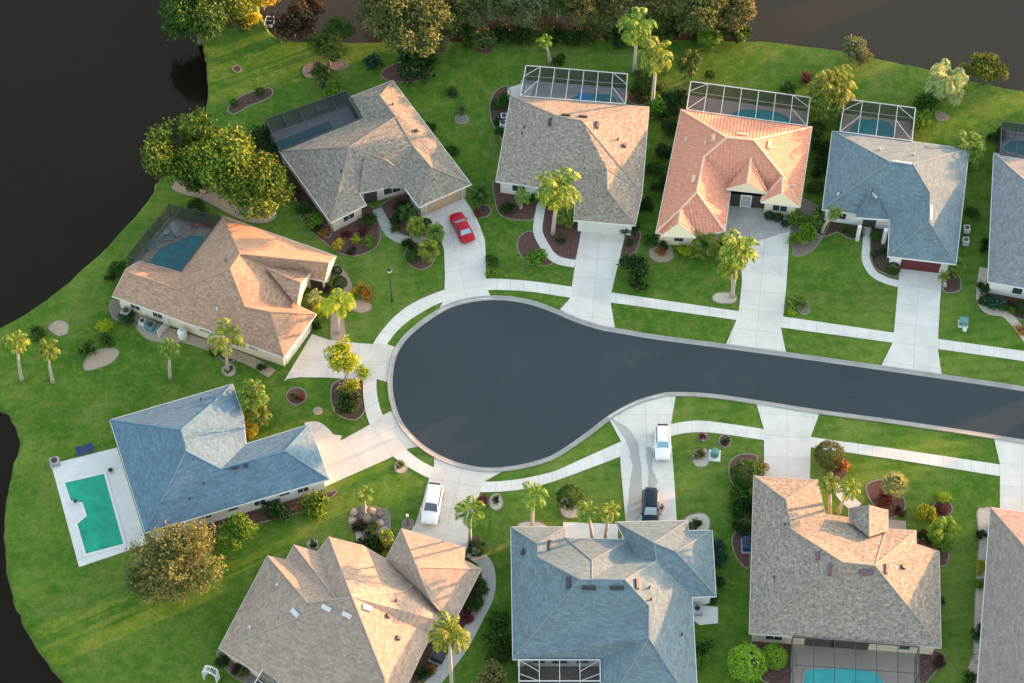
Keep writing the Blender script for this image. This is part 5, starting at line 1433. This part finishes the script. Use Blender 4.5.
shrub('bush', 938, 662, 6, 'dark rusty shrub right of the turquoise pool cage', 'l_brown')
shrub('bush', 983, 287, 6, 'dark hedge upper at the left wall of the right edge house', 'l_dark')
shrub('bush', 985, 299, 7, 'dark hedge lower at the left corner of the right edge house', 'l_dark')
shrub('bush', 994, 302, 8, 'blue-green leafy shrub at the front of the right edge house', 'l_teal')
shrub('ball', 1003, 307, 5, 'round green shrub in the front bed of the right edge house', 'l_green')
shrub('ball', 1011.5, 310.5, 4, 'small bright round shrub by the pale walk of the right edge house', 'l_bright')
shrub('ball', 1011, 303, 3, 'dark red ball shrub by the pale walk of the right edge house', 'l_red')
shrub('ball', 1022, 308, 8, 'big round dark shrub cut by the right edge', 'l_dark')
shrub('small', 1021, 329, 5, 'rust coloured plant by the pale walk at the right edge', 'l_orange')
shrub('small', 236, 670, 5, 'dark red shrub under the small window of the tan house', 'l_brown')
shrub('small', 246, 673, 5, 'olive-brown shrub under the small window of the tan house', 'l_olive')
shrub('bush', 222, 660, 7, 'dark hedge at the left corner of the tan house', 'l_dark')
shrub('small', 250, 20, 8, 'rusty yellow shrub behind the dinghy on the bank', 'l_yellow')
shrub('bush', 238, 24, 9, 'brown-green shrub on the bank left of the dinghy', 'l_olive')
shrub('small', 281, 37, 4, 'rocky tuft at the tip of the top inlet', 'l_grey')
for i, x in enumerate(range(452, 745, 15)):
    plant('bush', x, 33+(i*7 % 5)-(4 if x > 640 else 0), 10+(i % 3), 'dark undergrowth bush in the row along the bank under the top trees', ['l_dark', 'l_green', 'l_olive', 'l_dark'][i % 4], group='undergrowth along the top bank', name='shrub', cat='shrub')
for x, y, r_, m_, l_ in [
  (665, 150, 9, 'l_dark', 'dark shrub in the gap left of the salmon roof, middle'), (655, 170, 7, 'l_green', 'small shrub in the gap between the golden palm house and the salmon roof'),
  (668, 112, 9, 'l_dark', 'dark shrub at the upper left corner of the salmon roof'), (646, 205, 7, 'l_dark', 'low dark shrub beside the lower right of the golden palm house roof'),
  (822, 150, 9, 'l_dark', 'dark shrub in the gap between the salmon and steel blue roofs, upper'), (819, 168, 9, 'l_dark', 'dark shrub in the gap between the salmon and steel blue roofs, middle'), (815, 186, 8, 'l_green', 'shrub in the gap between the salmon and steel blue roofs, lower'),
  (278, 176, 8, 'l_dark', 'dark shrub along the west wall of the red car house, upper'), (290, 194, 8, 'l_dark', 'dark shrub along the west wall of the red car house, middle'), (303, 208, 7, 'l_green', 'shrub along the west wall of the red car house, lower'),
  (742, 492, 10, 'l_green', 'green shrub between the large round one and the tall dark one by the grey-brown roof'), (741, 528, 8, 'l_dark', 'dark shrub above the dark blue topped unit'),
  (712, 598, 6, 'l_dark', 'small dark shrub above the pale slab right of the steel blue bottom house'), (699, 663, 8, 'l_bright', 'bright shrub at the lower right side of the steel blue bottom house'),
  (410, 150, 6, 'l_dark', 'dark shrub under the north-east eave of the red car house'), (430, 128, 7, 'l_green', 'shrub beyond the north-east eave of the red car house'), (452, 150, 6, 'l_green', 'small shrub near the right end of the north-east eave of the red car house'),
  (505, 655, 8, 'l_green', 'lower shrub between the hedge and the white screen porch'), (940, 600, 5, 'l_dark', 'small shrub at the right wall of the grey-brown house'),
  (972, 214, 6, 'l_green', 'shrub at the upper right wall of the steel blue house with red garage'), (985, 246, 6, 'l_dark', 'dark shrub along the left wall of the right edge house')]:
    shrub('bush', x, y, r_, l_, m_)
for x, y, m_, l_ in [(294, 395, 'l_olive', 'small olive plant left in the round red ring behind the bright blue house'), (300, 397, 'l_red', 'small reddish plant right in the round red ring behind the bright blue house'), (725, 440, 'l_dark', 'low dark plant in the small red ring near the utility box'), (734, 472, 'l_green', 'low plant at the left of the red crescent bed'), (640, 97, 'l_green', 'low plant in the mulch right of the white cage'), (498, 130, 'l_green', 'low plant at the bottom of the mulch left of the golden palm house'), (560, 240, 'l_green', 'small plant in the red bed between the walk and the plain driveway'), (629, 243, 'l_green', 'small plant in the bed right of the plain driveway'), (884, 250, 'l_dark', 'low plant in the dark bed right of the white porch walk'), (845, 230, 'l_green', 'low plant in the dark bed left of the white porch'), (496, 500, 'l_dark', 'tiny plant in the pale ring by the lower footway'), (401, 466, 'l_olive', 'tiny plant in the pale ring by the lower left footway'), (313, 543, 'l_dark', 'tiny plant in the pale ring beside the tan roof'), (229, 369, 'l_olive', 'tiny plant in the pale ring at the tall palm by the cream wall'), (704, 436, 'l_red', 'tiny plant in the pale ring nearest the upper footway'), (697, 522, 'l_dark', 'tiny plant in the pale bed right of the navy car garage'), (477, 213, 'l_red', 'tiny red plant beside the corner of the tan garage door'), (316, 230, 'l_dark', 'dark plant left in the front bed of the red car house')]:
    shrub('small', x, y, 3.6, l_, m_)
# belt of woodland to the east, unseen, added to keep low sun off the ground
rw = np.random.default_rng(5); cs = []; ns = []
for k in range(60):
    y = -95+k*3.4; x = 112+rw.uniform(-5, 9); hgt = rw.uniform(5.5, 8.5); rr_ = rw.uniform(2.6, 4.2)
    nn_ = 420; dd = rw.normal(size=(nn_, 3)); dd /= np.linalg.norm(dd, axis=1)[:, None]
    pz = dd*rr_*rw.uniform(.6, 1.05, size=(nn_, 1))+np.array([x, y, hgt-rr_]); lo_ = pz.copy(); lo_[:, 2] = lo_[:, 2]*rw.uniform(.1, .6, size=nn_)
    cs += [pz, lo_]; ns += [dd, dd]
me = quad_cloud('shading_woodland', np.concatenate(cs), np.concatenate(ns)+.001, .55, .7, rw); me.materials.append(M['l_green'])
tag(put(bpy.data.objects.new('shading_woodland', me)), 'unseen belt of leafy trees added east of the houses to block low sun', 'shading_woodland', kind='stuff')
# ---------------------------------------------------------------- cars
car('shiny red sedan parked before the tan garage door', 462, 227, (-7.5, -15), 4.75, 1.85, 1.43, 'car_red', 'sedan', 'car_glass_sky')
car('large white suv with dark windshield on the tan driveway', 432, 505, (-7, 40), 4.95, 2.0, 1.78, 'car_white', 'suv')
car('compact white car with pale blue windshield near the footway', 662.5, 443, (0.5, 40), 4.4, 1.82, 1.55, 'car_white', 'suv', 'car_glass_sky')
car('navy suv parked with its nose under the steel blue roof', 650.5, 509, (0, 40), 4.75, 1.93, 1.75, 'car_navy', 'suv', 'car_glass_sky')
# ---------------------------------------------------------------- street lamp
q = P(392, 301, 0); hh = zfit((392, 301), (389, 271)); t = thing('street_lamp', 'black lamp post with pale globe on the lawn by the cul de sac', 'street lamp', q)
mb = MB(); tp = P(389, 271, hh)-q; mb.tube([(0, 0, -.05), (0, 0, .5)], [.13, .11], 10); mb.tube([(0, 0, .5), (tp.x*0, tp.y*0, hh-.25)], [.06, .045], 8); mb.build('post', M['dark'], t, True)
mb = MB(); mb.lathe((0, 0, hh-.25), [(.05, 0), (.22, .1), (.30, .32), (.20, .5)], 12); mb.build('lantern', M['globe'], t, True)
mb = MB(); mb.lathe((0, 0, hh+.25), [(.34, 0), (.22, .12), (.04, .22)], 12); mb.build('lamp_cap', M['dark'], t)
q = P(408, 525, 0); t = thing('garden_lamp', 'short dark lamp post in the grey ring beside the large white suv', 'garden lamp', q)
mb = MB(); mb.tube([(0, 0, -.05), (0, 0, 1.9)], [.06, .05], 8); mb.build('post', M['dark'], t); mb = MB(); mb.box((0, 0, 2.05), (.26, .26, .34)); mb.build('lantern', M['globe'], t)
# ---------------------------------------------------------------- utility boxes
def ubox(px, py, label, pad, boxs, rz=-.1):
    q = P(px, py, 0); t = thing('utility_box', label, 'utility box', q, rz)
    mb = MB(); mb.box((0, 0, .06), pad+(.18,)); mb.build('pad', M['trim'], t)
    mb = MB(); mb.lathe((0, .05, .15), [(boxs*.5, 0), (boxs*.5, .75), (boxs*.46, .85), (boxs*.2, .9)], 14); mb.build('cabinet', M['teal_box'], t)
ubox(714.5, 456, 'round teal utility box on a white square pad in the front lawn', (1.35, 1.5), .95)
q = P(963, 325, 0); t = thing('utility_box', 'green metal transformer box on the lawn right of the red garage driveway', 'utility box', q, -.1)
mb = MB(); mb.box((0, .1, .05), (1.15, 1.1, .16)); mb.build('pad', M['trim'], t)
mb = MB(); mb.box((0, .15, .5), (.95, .75, .75)); mb.box((0, .12, .9), (1.0, .85, .06)); mb.build('cabinet', M['teal_box'], t)
mb = MB(); mb.lathe((.15, -.75, 0), [(.25, 0), (.28, .2), (.12, .45)], 10); mb.build('white_marker', M['trim'], t)
# ---------------------------------------------------------------- air conditioners and tanks
def acu(px, py, label, rz=0, mat='grey_al', s=(.95, .95, .85), pad=True):
    q = P(px, py, 0); t = thing('air_conditioner', label, 'air conditioner', q, rz)
    if pad:
        mb = MB(); mb.box((0, 0, .05), (s[0]*1.35, s[1]*1.35, .12)); mb.build('pad', M['deck_grey'], t)
    mb = MB(); mb.box((0, 0, .11+s[2]/2), s); 
    for k in range(5): mb.box((0, 0, .2+k*s[2]/6), (s[0]+.04, s[1]+.04, .03))
    mb.build('casing', M[mat], t)
    mb = MB(); mb.lathe((0, 0, .11+s[2]+.005), [(s[0]*.40, 0), (s[0]*.40, .05), (s[0]*.1, .07)], 14); mb.build('fan_grille', M['dark'], t)
acu(127, 315, 'dark air conditioner at the left end of the long cream wall', -.4, 'grey_al')
acu(143, 324, 'white-topped pump unit left of the teal one by the cream wall', -.4, 'white_al', (.7, .7, .6))
acu(151, 329, 'teal-grey air conditioner beside the white lattice by the cream wall', -.4, 'teal_box')
acu(504, 120, 'white air conditioner left of the golden palm house, upper', 0, 'white_al', (.8, .8, .8))
acu(503, 127, 'white air conditioner left of the golden palm house, lower', 0, 'white_al', (.8, .8, .8))
acu(746.5, 546, 'dark blue topped air conditioner in a white frame left of the grey-brown roof', 0, 'navy_panel', (.9, 1.5, .8))
acu(438, 659, 'black air conditioner under the tall palm beside the tan roof', -.4, 'dark', (1.3, 1.0, .9))
acu(697, 612, 'pale air conditioner on the slab right of the steel blue bottom house', 0, 'white_al', (.8, .8, .8))
acu(966, 232, 'white air conditioner at the right wall of the steel blue house, upper', 0, 'white_al', (.7, .8, .8), False)
acu(965, 244, 'white air conditioner at the right wall of the steel blue house, lower', 0, 'white_al', (.7, .8, .8), False)
acu(55, 463, 'pale pump box at the upper left corner of the white pool terrace', .3, 'grey_al', (.9, .9, .5))
q = P(183, 337, 0); t = thing('water_tank', 'white domed tank standing against the long cream wall', 'tank', q)
mb = MB(); mb.lathe((0, 0, .0), [(.52, 0), (.55, .2), (.55, 1.1), (.42, 1.32), (.16, 1.42)], 18); mb.build('tank_body', M['trim'], t, True); mb = MB(); mb.lathe((0, 0, 1.40), [(.16, 0), (.14, .08)], 10); mb.build('tank_cap', M['grey_al'], t)
q = P(164, 332, 0); t = thing('trellis', 'white lattice screen standing beside the teal-grey air conditioner', 'trellis', q, R(58))
mb = MB()
for k in range(7): mb.box((-.9+k*.3, 0, .7), (.05, .04, 1.4))
for k in range(4): mb.box((0, 0, .12+k*.42), (1.9, .05, .05))
mb.build('lattice', M['trim'], t)
for s_ in (-1, 1):
    mb = MB(); mb.box((s_*.97, 0, .75), (.1, .1, 1.5)); mb.build('post', M['trim'], t)
q = P(111, 472, .05); t = thing('planter', 'grey round pot standing on the white pool terrace beside the green pool', 'planter', q); mb = MB(); mb.lathe((0, 0, 0), [(.2, 0), (.32, .4), (.34, .45), (.26, .44)], 14); mb.build('pot', M['grey_al'], t)
mb = MB(); mb.lathe((0, 0, .42), [(.26, 0), (.2, .12), (.05, .2)], 10); mb.build('plant', M['l_dark'], t)
q = P(76, 503, .05); t = thing('stool', 'small dark-topped stool on the stepped corner of the green pool', 'stool', q); mb = MB(); mb.lathe((0, 0, .4), [(.22, 0), (.24, .05), (.1, .07)], 14); mb.build('seat', M['dark'], t)
for an in (0, 1, 2, 3):
    mb = MB(); mb.bar((.16*math.cos(an*1.57), .16*math.sin(an*1.57), 0), (.12*math.cos(an*1.57), .12*math.sin(an*1.57), .4), .05); mb.build('leg', M['grey_al'], t)
# solar panels by the pool terrace
for i, (px, py) in enumerate([(81, 453), (90, 450.5)]):
    q = P(px, py, 0); t = thing('solar_panel', ['left dark blue panel beside the white pool terrace', 'right dark blue panel beside the white pool terrace'][i], 'solar panel', q, R(17), 'dark blue panels by the pool terrace')
    mb = MB(); mb.v = [(-.48, -.45, .25), (.48, -.45, .25), (.48, .5, .65), (-.48, .5, .65), (-.48, -.45, .31), (.48, -.45, .31), (.48, .5, .71), (-.48, .5, .71)]
    mb.f = [(0, 3, 2, 1), (4, 5, 6, 7), (0, 1, 5, 4), (1, 2, 6, 5), (2, 3, 7, 6), (3, 0, 4, 7)]; mb.m = [0]*6; mb.build('panel', M['navy_panel'], t)
    mb = MB()
    for x in (-.42, .42): mb.bar((x, -.4, 0), (x, -.4, .26), .05); mb.bar((x, .45, 0), (x, .45, .64), .05)
    mb.build('stand', M['grey_al'], t)
# arbor
q = P(212, 679, 0); t = thing('garden_arbor', 'white curved garden arbor with lattice sides on the lawn', 'arbor', q, R(70))
mb = MB()
for y in (-.75, .75):
    for x in (-.32, .32): mb.bar((x, y, 0), (x, y, 1.7), .10)
mb.build('post', M['trim'], t)
mb = MB()
arc = [(.75*math.cos(a), 1.7+.55*math.sin(a)) for a in [math.pi*i/10 for i in range(11)]]
for x in (-.32, .32):
    for a, b in zip(arc, arc[1:]): mb.bar((x, a[0], a[1]), (x, b[0], b[1]), .12)
for a in arc: mb.bar((-.42, a[0], a[1]+.04), (.42, a[0], a[1]+.04), .07)
mb.build('arch', M['trim'], t)
mb = MB()
for y in (-.75, .75):
    for k in range(6): mb.bar((-.3, y, .2+k*.26), (.3, y, .2+k*.26), .05)
    for k in range(3): mb.bar((-.15+k*.15, y, .1), (-.15+k*.15, y, 1.6), .04)
mb.build('lattice', M['trim'], t)
mb = MB(); rr = random.Random(5)
for k in range(26):
    y, z = arc[rr.randrange(6, 10)]; mb.box((rr.uniform(-.25, .25), y+.03, z+.12+rr.uniform(-.1, .05)), (.1, .1, .08), rr.random())
mb.build('purple_flowers', M['purple'], t)
# dinghy on the bank
q = P(270, 24, 0); t = thing('dinghy', 'small white flat-bottomed boat with dark inside on the bank at the top', 'boat', q, R(-4))
mb = MB(); o_ = [(-.62, -.75), (.62, -.75), (.66, .3), (.5, .9), (-.5, .9), (-.66, .3)]; b_ = [(x*.82, y*.86) for x, y in o_]; i_ = [(x*.82, y*.84) for x, y in o_]
for k in range(6):
    j = (k+1) % 6
    mb.face([(*b_[k], .02), (*b_[j], .02), (*o_[j], .55), (*o_[k], .55)]); mb.face([(*o_[k], .55), (*o_[j], .55), (*i_[j], .55), (*i_[k], .55)])
mb.poly([(*p, .02) for p in b_], flip=True); mb.build('hull', M['trim'], t)
mb = MB(); fl = [(x*.7, y*.75) for x, y in o_]
for k in range(6):
    j = (k+1) % 6; mb.face([(*i_[k], .548), (*i_[j], .548), (*fl[j], .15), (*fl[k], .15)])
mb.poly([(*p, .15) for p in fl]); mb.build('inside', M['dark'], t)
mb = MB(); mb.box((0, .15, .46), (1.05, .22, .05)); mb.build('seat', M['grey_al'], t)
# patio furniture in the cage by the brown roof
def lounger(px, py, rz, label, mat='white_al', c2='teal_box'):
    q = P(px, py, .05); q.z = .05; t = thing('sun_lounger', label, 'sun lounger', q, rz, 'poolside furniture')
    mb = MB()
    for x in (-.85, .85):
        for y in (-.3, .3): mb.box((x, y, .15), (.07, .07, .3))
    mb.box((0, -.33, .31), (1.95, .06, .06)); mb.box((0, .33, .31), (1.95, .06, .06)); mb.build('frame', M[mat], t)
    mb = MB(); mb.box((.25, 0, .37), (1.35, .6, .08)); mb.build('seat_pad', M[c2], t)
    mb = MB(); mb.face([(-.42, -.3, .38), (-.42, .3, .38), (-.95, .3, .78), (-.95, -.3, .78)]); mb.face([(-.42, .3, .33), (-.42, -.3, .33), (-.95, -.3, .73), (-.95, .3, .73)]); mb.build('backrest', M[c2], t)
lounger(164, 237, 1.1, 'left white sun lounger by the teal freeform pool', 'white_al', 'grey_al')
lounger(176, 232, -1.0, 'right white sun lounger by the teal freeform pool', 'white_al', 'grey_al')
lounger(168, 239, .1, 'lower white sun lounger nearest the teal freeform pool')
lounger(151, 247, .9, 'pale lounger at the lower end of the cage by the brown roof')
lounger(198, 226, .3, 'terracotta lounger near the upper end of the cage by the brown roof', 'terracotta', 'terracotta')
q = P(745, 207, 0); t = thing('entry_gate', 'white framed screen gate between dark panels under the salmon tiled entry arch', 'gate', q, R(-6))
mb = MB()
for x in (-.62, .62): mb.box((x, 0, 1.1), (.14, .12, 2.2))
mb.box((0, 0, 2.2), (1.38, .12, .14)); mb.box((0, 0, .12), (1.1, .10, .2)); mb.build('gate_frame', M['trim'], t)
mb = MB(); mb.box((0, .02, 1.15), (1.1, .04, 1.95)); mb.build('gate_panel', M['deck_grey'], t)
for sx in (-1, 1):
    mb = MB()
    for z_ in (.1, .85, 1.6, 2.25): mb.box((sx*1.45, 0, z_), (1.5, .07, .07))
    mb.box((sx*2.2, 0, 1.15), (.08, .08, 2.3)); mb.build('side_rail', M['bronze'], t)
    mb = MB(); mb.box((sx*1.45, .05, 1.15), (1.5, .02, 2.2)); mb.build('side_screen', M['shade'], t)
# rocks in the rock bed
rr = random.Random(9)
for k, (px, py, s) in enumerate([(354, 513, .5), (363, 510, .6), (372, 512, .5), (380, 515, .45), (352, 521, .5), (366, 520, .7), (380, 524, .5), (362, 517, .4)]):
    q = P(px, py, 0); bm = bmesh.new(); bmesh.ops.create_icosphere(bm, subdivisions=2, radius=s)
    for v in bm.verts: v.co *= rr.uniform(.8, 1.15); v.co.z *= .6
    me = bpy.data.meshes.new('boulder'); bm.to_mesh(me); bm.free(); me.materials.append(M['mulch_grey'] if k % 2 else M['sand'])
    o = bpy.data.objects.new('boulder', me); put(o); o.location = (q.x, q.y, s*.25)
    tag(o, 'pale rounded boulder in the rock bed left of the large white suv', 'boulder', 'boulders in the rock bed')
# ---------------------------------------------------------------- person beside the navy car
q = P(661, 513, 0); q.z = .062
t = thing('person', 'person in dark navy top and khaki shorts standing beside the navy suv', 'person', q, R(200))
V_ = [(0, 0, .95), (0, 0, 1.15), (0, 0, 1.38), (0, 0, 1.50), (0, .01, 1.66), (.09, 0, .88), (.10, .02, .48), (.10, -.01, .08), (.10, .13, .03), (-.09, 0, .88), (-.10, .03, .48), (-.10, 0, .08), (-.10, .14, .03), (.19, 0, 1.40), (.25, .03, 1.12), (.22, .22, .98), (.21, .28, .95), (-.19, 0, 1.40), (-.25, .03, 1.12), (-.24, .16, .92), (-.24, .20, .88)]
E_ = [(0, 1), (1, 2), (2, 3), (3, 4), (0, 5), (5, 6), (6, 7), (7, 8), (0, 9), (9, 10), (10, 11), (11, 12), (2, 13), (13, 14), (14, 15), (15, 16), (2, 17), (17, 18), (18, 19), (19, 20)]
Rd = [.15, .14, .16, .06, .10, .10, .065, .045, .035, .10, .065, .045, .035, .06, .045, .03, .03, .06, .045, .03, .03]
def skin(name, idx_edges, V_, Rd, mat, parent, grow=0, sub=2):
    used = sorted({i for e in idx_edges for i in e}); mp = {u: k for k, u in enumerate(used)}
    me = bpy.data.meshes.new(name); me.from_pydata([V_[u] for u in used], [(mp[a], mp[b]) for a, b in idx_edges], [])
    o = bpy.data.objects.new(name, me); put(o, parent); m = o.modifiers.new('skin', 'SKIN'); m.use_smooth_shade = True
    for k, u in enumerate(used): me.skin_vertices[0].data[k].radius = (Rd[u]+grow, (Rd[u]+grow)*(.75 if u in (0, 1, 2) else 1))
    me.skin_vertices[0].data[0].use_root = True
    sb = o.modifiers.new('sub', 'SUBSURF'); sb.levels = sub; sb.render_levels = sub
    me.materials.append(M[mat]); return o
body = skin('body', E_, V_, Rd, 'skin', t)
skin('shirt', [(0, 1), (1, 2), (2, 13), (13, 14), (2, 17), (17, 18)], V_, Rd, 'navy_cloth', t, .022)
Vs = list(V_); Vs[6] = (.10, .01, .58); Vs[10] = (-.10, .015, .58)
skin('shorts', [(0, 5), (5, 6), (0, 9), (9, 10)], Vs, Rd, 'khaki', t, .028)
mb = MB(); mb.lathe((0, -.01, 1.66), [(.11, -.02), (.125, .04), (.11, .10), (.06, .145), (.01, .15)], 12); mb.build('hair', M['hair'], t, True)
mb = MB(); mb.box((0, .115, 1.64), (.03, .05, .05)); mb.box((0, .105, 1.59), (.06, .02, .015)); mb.box((.04, .10, 1.67), (.025, .02, .015)); mb.box((-.04, .10, 1.67), (.025, .02, .015)); mb.build('face', M['skin'], t)
